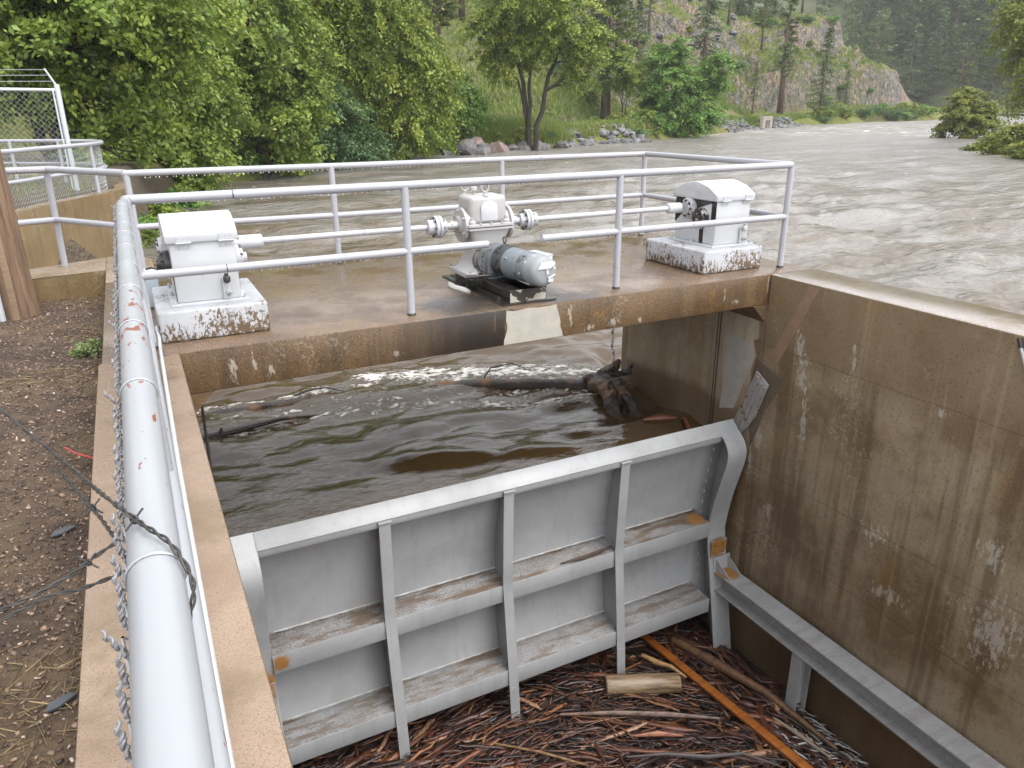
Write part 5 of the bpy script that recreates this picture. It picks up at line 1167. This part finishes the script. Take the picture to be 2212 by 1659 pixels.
TREE = {
 'left': ((-2.22, 27.28, 1.14), -0.063, [(-0.08, -1.01, 3.22, 2.67), (1.77, -1.69, 2.95, 2.87), (3.74, -0.55, 2.8, 2.26), (1.06, -1.55, 5.01, 3.08), (3.2, -1.96, 4.83, 2.87), (-0.96, -0.22, 1.66, 1.44), (0.45, 0.98, 1.72, 1.64), (2.37, 0.8, 1.41, 2.05), (3.72, 0.38, 1.07, 1.54), (2.64, -0.6, -0.07, 1.23), (4.93, -0.25, 4.11, 2.26), (-1.65, -0.83, 3.17, 2.46), (1.36, -0.61, 0.43, 1.23), (2.01, -0.59, -1.04, 0.92), (-0.73, -1.1, 5.07, 2.67)]),
 'left2': ((1.60, 34.31, -0.11), 0.044, [(0.49, 1.37, 3.06, 2.24), (-0.73, 0.82, 1.64, 1.74), (1.24, 0.8, 1.41, 1.86), (0.23, 0.64, 0.18, 1.49), (-1.0, -0.62, -0.15, 1.37), (1.36, -0.4, -0.23, 1.37), (-0.4, 0.16, -1.25, 0.87), (0.79, 0.24, -1.53, 0.75), (2.27, 0.83, 2.85, 1.74), (-1.59, 0.45, -1.22, 0.87)]),
 'lean': ((6.84, 40.82, -1.62), 0.149, [(0.41, -1.74, 7.42, 2.92), (-1.98, 0.45, 5.72, 3.21), (1.67, 0.62, 5.52, 2.63), (0.43, 0.02, 3.56, 2.78), (2.29, -0.94, 2.56, 1.9), (2.91, -0.15, 4.4, 1.61), (-2.45, -1.53, 3.34, 2.48), (-1.34, 1.08, 1.57, 1.75), (1.71, 0.74, 1.26, 1.46), (-2.18, 0.19, 9.1, 3.51), (1.21, -0.94, 10.15, 3.21), (3.35, 0.74, 6.99, 1.46), (0.16, 0.15, 1.32, 1.46), (-2.03, 0.6, 0.07, 1.17), (2.72, 0.36, 0.99, 0.88), (2.1, -0.04, 0.25, 0.73)]),
 'willow': ((15.71, 48.05, 1.16), 0.287, [(1.33, -0.43, 4.29, 3.31), (3.27, 0.33, 1.98, 2.96), (-0.6, -0.28, 3.14, 2.78), (-1.83, -1.73, 5.82, 3.48), (2.07, -0.62, 6.24, 2.09), (4.22, 0.7, 1.07, 1.91), (2.57, -1.43, -0.43, 2.09), (0.65, -2.28, 7.65, 3.48), (-1.64, 0.67, 9.1, 3.83), (4.55, -0.68, 3.41, 1.57), (4.9, -0.16, -0.48, 1.04), (-2.65, -0.16, 7.34, 2.44), (4.19, -0.38, -1.4, 0.97), (1.94, 0.84, -1.72, 1.22), (-0.49, -0.77, 0.49, 1.74), (5.3, -0.35, 1.65, 0.77)]),
 'shrub': ((12.50, 44.79, -1.03), 0.246, [(-0.11, -0.83, 2.01, 1.94), (-1.08, 0.3, 1.01, 1.62), (1.81, -0.45, 0.56, 1.29), (0.5, -0.3, 0.72, 1.45), (-0.61, 0.57, 2.98, 1.62), (2.69, -0.28, 0.25, 0.81)]),
 'fork': ((31.22, 53.55, 0.57), 0.487, [(-1.96, 0.2, 7.72, 2.71), (0.7, 1.94, 9.25, 3.33), (3.6, -1.58, 7.65, 2.58), (2.53, -1.49, 5.65, 2.29), (-1.58, -0.7, 5.75, 1.75), (4.46, 0.46, 5.07, 1.58), (0.69, 0.31, 5.97, 1.87), (-3.24, -0.74, 7.3, 1.75), (-2.29, -0.36, 4.21, 1.33), (5.09, -0.81, 6.36, 1.33), (3.57, -0.16, 3.63, 1.08), (-0.42, -2.19, 10.69, 3.33), (-3.52, 0.26, 5.66, 1.25), (4.95, 0.25, 3.45, 0.75), (-0.85, 0.81, 4.61, 1.25)]),
 'sapling': ((25.98, 54.96, 1.04), 0.407, [(-0.13, 0.42, 2.16, 1.23), (0.69, 0.76, 1.19, 1.15), (-0.74, -0.74, 0.73, 1.07), (0.2, -0.27, 0.36, 0.9), (-0.68, 0.55, 2.71, 0.82)]),
 'green': ((58.33, 67.95, -0.94), 0.671, [(-1.54, 0.87, 7.55, 2.22), (-0.33, -0.33, 5.03, 2.57), (-2.44, 1.16, 3.07, 1.87), (1.37, 0.42, 3.03, 2.45), (3.26, 0.91, 5.75, 2.1), (-1.15, -0.6, 1.55, 1.99), (4.19, -0.67, 7.12, 1.29), (2.02, -0.16, 1.17, 1.75), (-0.47, -0.74, 8.64, 1.4), (-3.46, -0.24, 4.83, 1.05), (4.83, 0.65, 5.23, 1.17), (3.01, -0.45, 1.77, 1.64)]),
 'behind': ((55.53, 75.00, 2.56), 0.604, [(-0.97, -1.38, 3.59, 1.95), (0.82, -1.28, 2.45, 1.95), (-2.02, -0.6, 2.1, 1.22), (2.25, 0.57, 3.01, 1.46), (-0.21, -0.27, 5.05, 1.34)]),
 'island': ((76.88, 44.66, -1.43), 0.992, [(-0.91, -0.28, 4.09, 0.91), (-1.29, -0.94, 2.79, 1.6), (0.37, 1.19, 2.46, 1.72), (-1.83, -0.16, 1.6, 1.26), (1.04, -0.63, 1.34, 1.49), (-0.43, -1.16, 1.35, 1.83), (-2.32, -0.47, 0.62, 0.69), (1.79, -0.37, 1.6, 0.74), (-0.24, 0.26, 3.65, 1.03), (1.14, -0.44, 2.55, 0.86)]),
 'rbank': ((56.62, 28.01, -1.38), 1.035, [(-0.56, -0.6, 0.8, 0.9), (0.45, -0.02, 0.54, 1.23), (-0.96, -0.27, 0.22, 0.74), (1.06, 1.05, -0.19, 1.48), (0.52, -0.49, 1.18, 0.9), (0.14, 0.04, 0.0, 0.9)]),
 'redge': ((65.02, 31.47, -0.36), 1.053, [(-2.56, 0.58, 8.35, 1.58), (-2.65, -0.21, 6.82, 1.21), (-1.91, 1.02, 5.35, 1.49), (-3.0, -0.1, 9.29, 1.31), (-1.07, -0.96, 6.85, 2.56), (-2.39, -0.1, 4.15, 0.47), (-1.11, -0.94, 3.59, 1.4), (-1.32, -0.13, 2.05, 1.03), (-2.01, -0.23, 1.78, 0.56), (-1.34, 1.56, 9.0, 2.8), (-0.18, 1.11, 4.62, 2.33)]),
}
PINES = [
(86.7,97.7,15.1),(99.5,92.7,16.1),(90.8,113.6,11.7),(54.8,77.9,13.1),(55.7,78.5,12.6),(35.7,98.4,10.3),(40.4,98.7,12.9),(41.4,90.8,13.1),(41.1,107.1,11.9),(47.4,109.9,9.3),(75.3,100.2,8.9),(82.6,107.3,9.6),(71.1,97.0,8.2),(110.5,109.9,7.5),(127.8,109.3,6.4),(109.1,118.0,8.2),(100.4,118.8,8.9),(31.7,94.4,9.1),(49.7,103.5,10.4),(64.3,89.6,11.4),]
# ------------------------------------------------------------------ trees
def leaf_mat(name, c1, c2, c3, tr=.3):
    M = MT(name, .45, 0, .35); t = M.attr('tint')
    c = M.ramp(t, [(0, c1), (.5, c2), (1, c3)]); M.color(c)
    tb = M.N('ShaderNodeBsdfTranslucent'); M.L(M.mix(.5, c, (.16, .22, .03)), tb.inputs['Color'])
    mx = M.N('ShaderNodeMixShader'); mx.inputs[0].default_value = tr; M.L(M.b.outputs[0], mx.inputs[1]); M.L(tb.outputs[0], mx.inputs[2])
    M.L(mx.outputs[0], M.t.nodes['Material Output'].inputs['Surface']); return M.m
LEAF = {'box': leaf_mat('boxelder_leaves', (.095, .15, .024), (.18, .25, .04), (.31, .36, .065)),
        'willow': leaf_mat('willow_leaves', (.105, .155, .024), (.20, .26, .04), (.33, .365, .06)),
        'blue': leaf_mat('blue_green_leaves', (.05, .105, .04), (.09, .165, .06), (.15, .225, .08)),
        'bright': leaf_mat('bright_leaves', (.08, .17, .035), (.14, .26, .05), (.23, .34, .07)),
        'olive': leaf_mat('olive_leaves', (.11, .135, .025), (.18, .21, .035), (.26, .27, .05)),
        'pine': leaf_mat('pine_needles', (.06, .09, .028), (.105, .145, .04), (.17, .20, .055), .15),
        'spruce': leaf_mat('spruce_needles', (.05, .09, .034), (.09, .145, .05), (.15, .20, .06), .15),
        'grass': leaf_mat('grass_blades', (.09, .15, .025), (.16, .22, .04), (.27, .27, .09), .3)}
barkm = plain('dark_tree_bark', (.035, .027, .02), .8, var=.5, scale=6)
pbark = plain('pine_bark', (.11, .075, .055), .8, var=.4, scale=6)
def quads(C, U, V_): 
    n = len(C); P = np.stack([C-U, C+V_*.55-U*.1, C+U, C-V_*.55-U*.1], 1).reshape(-1, 3)
    return P, np.arange(n*4).reshape(-1, 4)
def leaf_cloud(lobes, n, size, seed, hang=.0, clump=.5, per=46, fill=.5):
    r = np.random.RandomState(seed); L = np.array(lobes, float); R = L[:, 3]
    nc = max(8, n//per); li = r.choice(len(L), nc, p=R**2/np.sum(R**2))
    dv = r.normal(size=(nc, 3)); dv /= np.linalg.norm(dv, axis=1)[:, None]
    rad_ = R[li]*(fill+(1.04-fill)*r.rand(nc)**.45)
    cc = L[li, :3]+dv*rad_[:, None]*np.array([1, 1, .92])
    tint_c = np.clip(.42+.24*r.normal(size=nc)+.28*dv[:, 2]*0+.0, 0, 1)
    ci = r.randint(0, nc, n); cs = clump*(.55+.75*r.rand(nc))[ci]
    off = r.normal(size=(n, 3)); off *= (r.rand(n)**.5/np.linalg.norm(off, axis=1))[:, None]
    out = dv[ci]; droop = out*np.array([1, 1, .3])-np.array([0, 0, hang]); droop /= np.linalg.norm(droop, axis=1)[:, None]+1e-6
    sp = r.normal(0, 1., n); C = cc[ci]+off*cs[:, None]*np.array([1, 1, .55])+droop*(sp*cs*(.5+hang))[:, None]
    nrm = out*.55+np.array([0, 0, .55])+r.normal(0, .55, (n, 3)); nrm /= np.linalg.norm(nrm, axis=1)[:, None]
    a = r.normal(size=(n, 3))+droop*.8*(1+hang); U = a-nrm*(a*nrm).sum(1)[:, None]; U /= np.linalg.norm(U, axis=1)[:, None]; V_ = np.cross(nrm, U)
    s = size*(.6+.8*r.rand(n))[:, None]
    P, F = quads(C, U*s*.62, V_*s*.62)
    T = np.repeat(np.clip(tint_c[ci]+.13*r.normal(size=n), 0, 1), 4)
    return P, F, T, cc, dv
def limb(b, a, c, r0, r1, rng, n=6, sag=.15, k=7):
    a, c = Vector(a), Vector(c); L = (c-a).length; pts = []; rs = []
    mid = Vector((rng.uniform(-1, 1), rng.uniform(-1, 1), rng.uniform(-.2, 1)))*L*sag
    for i in range(n+1):
        t = i/n; pts.append(a.lerp(c, t)+mid*math.sin(math.pi*t)+Vector((rng.uniform(-1, 1), rng.uniform(-1, 1), rng.uniform(-1, 1)))*L*.02*(0 < i < n)); rs.append(r0+(r1-r0)*t)
    b.tube(pts, rs, k); return pts
def tree(key, name, label, leaf, n, size, seed, hang, tr, forks, cat='tree', group=None, clump=.5, fill=.5, twigs=7, trunk_mat=None):
    base, az, lobes = TREE[key]; gz = min(base[2], max(float(terrain_h(base[0], base[1])), -2.2)) if key not in ('island', 'rbank', 'redge') else min(base[2], float(rbank_h(base[0], base[1])))
    t = thing(name, label, cat, base, -az, group); rng = random.Random(seed)
    P, F, T, cc, dv = leaf_cloud(lobes, n, size, seed, hang, clump, 95, fill)
    add_mesh('crown', np_mesh('crown', P, F, False, {'tint': T}), leaf, t)
    b = MB(); zt = gz-base[2]-.4; nodes = []
    for (fx, fy, fz, r0) in forks:
        pts = limb(b, (fx*.12, fy*.12, zt), (fx, fy, fz), r0, r0*.55, rng, 7, .06, 9); nodes += [(p, r0*.6) for p in pts[3:]]
    for i, l in enumerate(lobes):
        c = Vector(l[:3]); p, r0 = min(nodes, key=lambda q: (q[0]-c).length+ (3 if q[0].z > c.z else 0))
        pts = limb(b, p, c, r0*.75, r0*.3, rng, 6, .14, 6)
        near = [Vector(x) for x in cc if (Vector(x)-c).length < l[3]*1.1]; rng.shuffle(near)
        for x in near[:twigs]: limb(b, pts[rng.randint(3, 6)], x, r0*.24, .016, rng, 4, .14, 4)
    b.build('trunk', trunk_mat or barkm, t); return t
tree('left', 'boxelder_tree', 'big green broadleaf tree behind the tall chain link fence at the left edge', LEAF['box'], 52000, .18, 1, .35, .3, ((-.6, .3, 1.6, .2), (.5, .2, 1.4, .18), (.1, 0, 2.6, .22)))
tree('left2', 'boxelder_tree', 'drooping green tree hanging over the water beside the low fence', LEAF['box'], 46000, .17, 2, .5, .3, ((.2, .2, 1.5, .14), (1., .2, 1.2, .1), (-.6, 0, .8, .1)))
tree('lean', 'boxelder_tree', 'tall broadleaf tree with a dark trunk leaning right over the water', LEAF['box'], 60000, .20, 3, .45, .3, ((2.2, -.3, 3.2, .25), (.3, .3, 5.5, .24), (-1., .2, 3.2, .18)))
tree('willow', 'willow_tree', 'rounded yellow green willow with arching dark limbs', LEAF['willow'], 76000, .18, 4, .8, .3, ((.3, .2, 2.6, .2), (2.2, .1, 2.4, .13), (-.8, 0, 3.6, .2), (.2, 0, 5, .2)))
tree('shrub', 'willow_shrub', 'dark blue green shrub at the waterline left of the willow', LEAF['blue'], 26000, .16, 5, .5, .3, ((.2, 0, 1., .07), (-.6, 0, 1.2, .07)), 'shrub')
tree('fork', 'cottonwood_tree', 'tree with several dark forking trunks standing in tall grass', LEAF['willow'], 52000, .19, 6, .55, .3, ((-1.1, 0, 5.5, .26), (.15, .2, 5.2, .22), (2.6, -.3, 6, .24), (-.9, .1, 3.4, .16)), fill=.42)
tree('sapling', 'willow_shrub', 'light green sapling between the willow and the forked tree', LEAF['bright'], 9000, .17, 7, .5, .3, ((0, 0, 1.6, .05), (.3, 0, .9, .05)), 'shrub')
tree('green', 'willow_tree', 'bright green bushy tree on the bank right of the riprap', LEAF['bright'], 46000, .23, 8, .35, .3, ((-.4, 0, 4, .16), (1.5, .2, 3, .14), (-1.4, 0, 2.2, .12)), clump=.6)
tree('behind', 'young_tree', 'small mid green tree behind the bank between forked tree and bright tree', LEAF['box'], 13000, .22, 9, .4, .3, ((0, 0, 2.4, .09), (.4, 0, 2, .07)))
tree('island', 'river_bush', 'olive green bush standing in the river at the right', LEAF['olive'], 30000, .17, 10, .3, .3, ((0, 0, 2.2, .06), (.5, 0, 1.2, .05), (-.8, 0, 1.4, .05), (-1.6, 0, .8, .04), (1.2, 0, 1, .04)), 'bush', clump=.42, fill=.35)
tree('rbank', 'river_bush', 'low olive bushes on the right river bank at the frame edge', LEAF['olive'], 26000, .15, 12, .3, .3, ((0, 0, .5, .05), (.8, .2, .3, .05)), 'bush')
tree('redge', 'bank_tree', 'tree reaching in from the right frame edge with thin dark branches', LEAF['olive'], 15000, .19, 13, .5, .3, ((-.2, 0, 6.5, .24), (-.6, 0, 3.2, .12)), fill=.3, clump=.6)

# conifers: three builds shared by all copies
def conifer(seed, h, kind):
    r = np.random.RandomState(seed); rng = random.Random(seed); b = MB(); Cs, Us, Vs, Ts = [], [], [], []
    b.tube([(0, 0, -.6), (.03*h*.2, 0, h*.5), (0, 0, h)], [.016*h+.06, .011*h+.03, .02], 7)
    z0 = {'pine': .38, 'spruce': .06, 'thin': .3}[kind]; nb = {'pine': 58, 'spruce': 100, 'thin': 46}[kind]
    for i in range(nb):
        t = z0+(1-z0)*(i+r.rand())/nb; u = (t-z0)/(1-z0); a = r.uniform(0, 2*np.pi)
        if kind == 'spruce': Lb = h*.17*(1-u)**.8+.25; dr = -.22
        elif kind == 'pine': Lb = h*.19*math.sqrt(max(0, 1-u**1.7))*(.45+.55*min(1, u*3))*r.uniform(.6, 1.15)+.2; dr = .12
        else: Lb = h*.12*(1-u*.6)*r.uniform(.4, 1.2); dr = -.05
        d = np.array([math.cos(a), math.sin(a), dr+r.normal(0, .1)]); p0 = np.array([0, 0, t*h]); p1 = p0+d*Lb
        b.tube([tuple(p0), tuple(p1)], [.02+.004*h*(1-u), .008], 3, caps=False)
        m_ = {'pine': 60, 'spruce': 34, 'thin': 26}[kind]
        if kind == 'pine': s = np.clip(r.normal(.78, .2, m_), .25, 1.05)
        else: s = r.uniform(.12, 1.03, m_)
        C = p0+d*Lb*s[:, None]+r.normal(0, 1, (m_, 3))*np.array([.16, .16, .09])*(.35+Lb*.42)*(1.15-s*.3)[:, None]
        U = d+r.normal(0, .6, (m_, 3))+np.array([0, 0, .25 if kind == 'pine' else -.2]); U /= np.linalg.norm(U, axis=1)[:, None]
        N_ = r.normal(0, .6, (m_, 3))+np.array([0, 0, 1.]); V_ = np.cross(N_, U); V_ /= np.linalg.norm(V_, axis=1)[:, None]
        sz = (.26 if kind != 'spruce' else .24)*(h/13)*(.6+.8*r.rand(m_))[:, None]
        Cs.append(C); Us.append(U*sz*.85); Vs.append(V_*sz*.4); Ts.append(np.clip(.45+.2*r.normal()+.12*r.normal(size=m_), 0, 1))
    P, F = quads(np.concatenate(Cs), np.concatenate(Us), np.concatenate(Vs)); T = np.repeat(np.concatenate(Ts), 4)
    crown = np_mesh('crown', P, F, False, {'tint': T}); crown.materials.append(LEAF['spruce' if kind == 'spruce' else 'pine'])
    bm = b.bm; bmesh.ops.recalc_face_normals(bm, faces=bm.faces); tm = bpy.data.meshes.new('trunk'); bm.to_mesh(tm); bm.free(); tm.materials.append(pbark)
    return tm, crown
CON = {k: [conifer(s+i*5, 13., k) for i in range(n)] for k, s, n in (('pine', 40, 3), ('spruce', 60, 2), ('thin', 80, 2))}
def plant_conifer(x, y, z, h, kind, i, label, group, rng):
    tm, cm = CON[kind][i % len(CON[kind])]
    t = thing('pine_tree' if kind != 'spruce' else 'spruce_tree', label, 'tree', (x, y, z), rng.uniform(0, 6.28), group); s = h/13.; wsc = rng.uniform(1.05, 1.5); t.scale = (s*wsc, s*wsc, s)
    for nm, me_ in (('trunk', tm), ('crown', cm)):
        o = bpy.data.objects.new(nm, me_); COL.objects.link(o); o.parent = t
rng = random.Random(77)
KN = {0: ('spruce', 'dense dark conifer standing against the left end of the rock band'), 1: ('thin', 'tall sparse pine in front of the pink rock band'), 2: ('thin', 'thin pine with a bare trunk on the hill left of the rocks'), 3: ('pine', 'thick trunked pine behind the forked tree on the right'), 4: ('pine', 'second thick trunked pine close beside the one behind the forked tree'), 14: ('thin', 'thin pine on the upper hill above the rocks')}
for i, (x, y, h) in enumerate(PINES):
    kind, lb = KN.get(i, (('pine', 'pine', 'spruce', 'thin')[i % 4], None)); z = float(terrain_h(x, y))
    plant_conifer(x, y, z, h*1.25 if i not in (12,) else h, kind, i, lb or 'pine tree on the steep grassy hill across the river', None if lb else 'pines on the near hill', rng)
for (x, y, h, kind, lb) in ((112.0, 95.6, 14.2, 'spruce', 'bushy conifer standing alone on the far bank in front of the rock'), (111.5, 104.0, 7, 'spruce', 'small conifer growing on the rock face'), (130.5, 106.3, 7, 'spruce', 'small dark conifer high on the rocky slope'), (96.5, 96.0, 8, 'thin', 'slender young pine at the foot of the rock')):
    plant_conifer(x, y, float(terrain_h(x, y)), h, kind, 1, lb, None, rng)
# near hill forest behind the left trees
r = np.random.RandomState(12); cnt = 0
while cnt < 70:
    q = r.uniform(15, 95); d = r.uniform(20, 75); x = q*TB[0]+(np.interp(q, BQ, BD)+d)*NB[0]; y = q*TB[1]+(np.interp(q, BQ, BD)+d)*NB[1]
    if d < np.interp(q, [15, 60, 95], [22, 18, 26]): continue
    plant_conifer(x, y, float(terrain_h(x, y)), r.uniform(9, 17), ('pine', 'pine', 'thin')[cnt % 3], cnt, 'pine tree in the wooded slope behind the left bank trees', 'pines on the wooded slope', rng); cnt += 1
cnt = 0
while cnt < 26:
    q = r.uniform(150, 184); d = r.uniform(20, 80); x = q*TB[0]+(np.interp(q, BQ, BD)+d)*NB[0]; y = q*TB[1]+(np.interp(q, BQ, BD)+d)*NB[1]
    plant_conifer(x, y, float(terrain_h(x, y)), r.uniform(9, 16), ('pine', 'spruce', 'pine')[cnt % 3], cnt, 'pine tree on the ridge behind the rocks', 'pines on the ridge', rng); cnt += 1
cnt = 0
while cnt < 290:
    a = math.radians(r.uniform(49, 68)); D_ = 262+230*r.rand()**1.2; x = math.sin(a)*D_; y = math.cos(a)*D_-5.65
    plant_conifer(x, y, float(far_h(x, y))-.3, r.uniform(15, 27), ('spruce', 'pine', 'spruce')[cnt % 3], cnt, 'tall conifer in the hazy forest on the far hillside', 'conifers on the far hillside', rng); cnt += 1

# the rest of the far forest, too many to count, as one mass built from the same conifers
r = np.random.RandomState(5); VV, FF, TT, nb_ = [], [], [], 0
src = []
for k in ('spruce', 'pine'):
    cm = CON[k][0][1]; v = np.zeros(len(cm.vertices)*3, np.float32); cm.vertices.foreach_get('co', v); tn = np.zeros(len(cm.vertices), np.float32); cm.attributes['tint'].data.foreach_get('value', tn)
    v = v.reshape(-1, 4, 3); tn = tn.reshape(-1, 4); sel = np.random.RandomState(1).choice(len(v), len(v)//3, False); v = v[sel]; tn = tn[sel]; ctr = v.mean(1, keepdims=True); v = ctr+(v-ctr)*1.8; src.append((v.reshape(-1, 3), tn.ravel()))
for i in range(520):
    a = math.radians(r.uniform(47, 70)); D_ = 275+330*r.rand(); x = math.sin(a)*D_; y = math.cos(a)*D_-5.65; z = float(far_h(x, y)); v, tn = src[i % 2]; s = r.uniform(14, 26)/13; an = r.uniform(0, 6.28)
    R2 = np.array([[math.cos(an), -math.sin(an), 0], [math.sin(an), math.cos(an), 0], [0, 0, 1]]); P = (v*s)@R2.T+np.array([x, y, z]); VV.append(P); TT.append(np.clip(tn+r.uniform(-.25, .25), 0, 1)); FF.append(np.arange(len(P)).reshape(-1, 4)+nb_); nb_ += len(P)
tag(add_mesh('far_forest', np_mesh('far_forest', np.concatenate(VV), np.concatenate(FF), False, {'tint': np.concatenate(TT)}), LEAF['pine']), 'dense conifer forest covering the far hillside', 'forest', kind='stuff')

# shrubs and grass along the far bank
SH = []
for s in range(4):
    lob = [(random.Random(s*9+i).uniform(-1, 1)*.9, random.Random(s*5+i).uniform(-1, 1)*.6, .5+random.Random(s*3+i).uniform(0, 1)*.7, random.Random(s+i*2).uniform(.45, .8)) for i in range(5)]
    P, F, T, _, _ = leaf_cloud(lob, 3000, .14, 100+s, .3, .3, 40, .3); me_ = np_mesh('shrub', P, F, False, {'tint': T}); me_.materials.append(LEAF[('box', 'olive', 'bright', 'blue')[s]]); SH.append(me_)
r = np.random.RandomState(31); cnt = 0
while cnt < 130:
    q = r.uniform(22, 178); d = r.uniform(.6, 5.2) if cnt % 3 else r.uniform(8, 26)
    if 60 < q < 74 and d < 5 and r.rand() < .85: continue
    if 98 < q < 140 and d < 6.8: continue
    if 82 < q < 150 and 3.0 < d < 9.5: continue
    x = q*TB[0]+(np.interp(q, BQ, BD)+d)*NB[0]; y = q*TB[1]+(np.interp(q, BQ, BD)+d)*NB[1]
    o = bpy.data.objects.new('bank_shrub', SH[cnt % 4]); COL.objects.link(o); s = r.uniform(.5, 1.15)*(1.3 if q > 120 and d < 5 else 1.); o.scale = (s*1.2, s*1.2, s); o.location = (x, y, float(terrain_h(x, y))-.15); o.rotation_euler = (0, 0, r.uniform(0, 6.28))
    tag(o, 'low leafy shrub growing along the far bank and slope', 'shrub', 'low shrubs across the river'); cnt += 1
for i, (x, y, s) in enumerate(((.0, 18.2, .35), (.1, 20.2, .5), (.5, 22.6, .7), (.9, 25.2, .8), (1.6, 28.6, .9), (2.4, 31.5, 1.), (-1.2, 22, .6))):
    o = bpy.data.objects.new('bank_shrub', SH[(0, 2, 0)[i % 3]]); COL.objects.link(o); o.scale = (s, s, s*.9); o.location = (x, y, float(terrain_h(x, y))-.1); o.rotation_euler = (0, 0, i*1.3)
    tag(o, 'low leafy shrub at the waterline beyond the curved wall', 'shrub', 'low shrubs beyond the curved wall')
for i, (x, y) in enumerate(((52.5, 24.6), (54.6, 26.0), (57.5, 28.8), (61, 30.5), (57, 24.5), (62, 27), (55, 22.5), (60.2, 33.0), (51.5, 22.5))):
    o = bpy.data.objects.new("bank_shrub", SH[(1, 1, 0)[i % 3]]); COL.objects.link(o); s = r.uniform(.6, 1.1); o.scale = (s*1.2, s*1.2, s*.9); o.location = (x, y, float(rbank_h(x, y))-.1); o.rotation_euler = (0, 0, i)
    tag(o, 'low olive shrub growing on the right river bank', 'shrub', 'low shrubs on the right bank')
def grass(name, label, n, seed, region, zf, hh, wdt, bend=.35):
    r = np.random.RandomState(seed); x, y = region(r, n); z = zf(x, y); h = hh*(.45+.75*r.rand(n)); a = r.uniform(0, 6.28, n)
    wv_ = np.stack([np.cos(a), np.sin(a), 0*a], -1)*(wdt*(.5+r.rand(n)))[:, None]; le = np.stack([r.normal(0, bend, n), r.normal(0, bend, n), np.ones(n)], -1)
    B0 = np.stack([x, y, z-.05], -1); Mi = B0+le*np.array([.4, .4, 1])*(h*.55)[:, None]; Tp = B0+le*h[:, None]*np.array([1, 1, .95])
    P = np.stack([B0-wv_, B0+wv_, Mi+wv_*.8, Mi-wv_*.8, Tp+wv_*.1, Tp-wv_*.1], 1).reshape(-1, 3); b6 = np.arange(n)[:, None, None]*6
    F = (b6+np.array([[0, 1, 2, 3], [3, 2, 4, 5]])[None]).reshape(-1, 4)
    pt = np.clip(.5+.5*fbm(x*.4, y*.4, 2., 2)+.2*r.normal(size=n), 0, 1)
    tag(add_mesh(name, np_mesh(name, P, F, False, {'tint': np.repeat(pt, 6)}), LEAF['grass']), label, 'grass', kind='stuff')
def breg(q0, q1, d0, d1):
    def f(r, n):
        q = r.uniform(q0, q1, n); d = r.uniform(d0, d1, n); bd = np.interp(q, BQ, BD); return q*TB[0]+(bd+d)*NB[0], q*TB[1]+(bd+d)*NB[1]
    return f
grass('tall_grass', 'tall green grass on the bank under the forked tree', 14000, 1, breg(45, 61, .5, 4.6), terrain_h, 1.5, .035)
grass('bank_grass', 'green grass along the far bank', 26000, 2, breg(18, 90, 1.6, 5.0), terrain_h, .75, .05)
grass('bank_grass', 'green grass between the far waterline and the gravel road', 13000, 12, breg(90, 178, 1.4, 3.4), terrain_h, .6, .05)
grass('meadow_grass', 'bright green meadow strip at the foot of the far cliff', 16000, 13, breg(150, 196, 2.0, 9.0), terrain_h, .8, .06)
grass('meadow_grass', 'light green grass on the slope beyond the road', 26000, 3, breg(60, 180, 9.5, 17), terrain_h, .6, .06)
grass('hill_grass', 'yellow green grass on the upper hill', 30000, 4, breg(66, 175, 17, 45), terrain_h, .5, .08)
grass('right_bank_grass', 'olive grass on the right river bank', 9000, 5, lambda r, n: (lambda y: (52.+1.05*(y-23.5)+r.uniform(.3, 16, n), y))(r.uniform(15, 45, n)), lambda x, y: rbank_h(x, y), .55, .04)
grass('fence_grass', 'short grass between the low fence rails', 1500, 6, lambda r, n: (r.uniform(-4.5, -.7, n), r.uniform(12.5, 26, n)), terrain_h, .22, .012)
wd = thing('weed_plant', 'small light green feathery weed in the dirt by the wall foot', 'plant', (-.66, 1.15, float(dirt_h(-.66, 1.15))))
P, F, T, _, _ = leaf_cloud([(-.04, 0, .06, .07), (.05, .06, .07, .07), (.06, -.07, .06, .06), (-.05, -.09, .05, .05), (0, .12, .05, .05)], 1500, .018, 5, .1, .04, 30, .2)
add_mesh('leaves', np_mesh('leaves', P, F, False, {'tint': T}), leaf_mat('weed_leaves', (.12, .16, .06), (.2, .25, .1), (.3, .33, .16)), wd)
b = MB()
for i in range(9): b.tube([(0, 0, 0), (.06*math.cos(i*.7), .09*math.sin(i*.7), .09)], .0018, 4)
b.build('stems', plain('weed_stem', (.2, .2, .09), .6), wd)
# ------------------------------------------------------------------ damp air
hz = bpy.data.meshes.new('haze'); bm = bmesh.new(); bmesh.ops.create_cube(bm, size=1)
for v in bm.verts: v.co = Vector((-180+(v.co.x+.5)*980, -100+(v.co.y+.5)*760, -14+(v.co.z+.5)*150))
bm.to_mesh(hz); bm.free()
hm = bpy.data.materials.new('haze'); hm.use_nodes = True; t_ = hm.node_tree
for n in list(t_.nodes):
    if n.type == 'BSDF_PRINCIPLED': t_.nodes.remove(n)
pv = t_.nodes.new('ShaderNodeVolumePrincipled'); pv.inputs['Color'].default_value = (.96, .97, .97, 1); pv.inputs['Density'].default_value = .0003
t_.links.new(pv.outputs[0], t_.nodes['Material Output'].inputs['Volume'])
tag(add_mesh('haze', hz, hm), 'thin damp mist filling the valley', 'mist', kind='stuff')
S.cycles.volume_step_rate = 10; S.cycles.volume_max_steps = 32
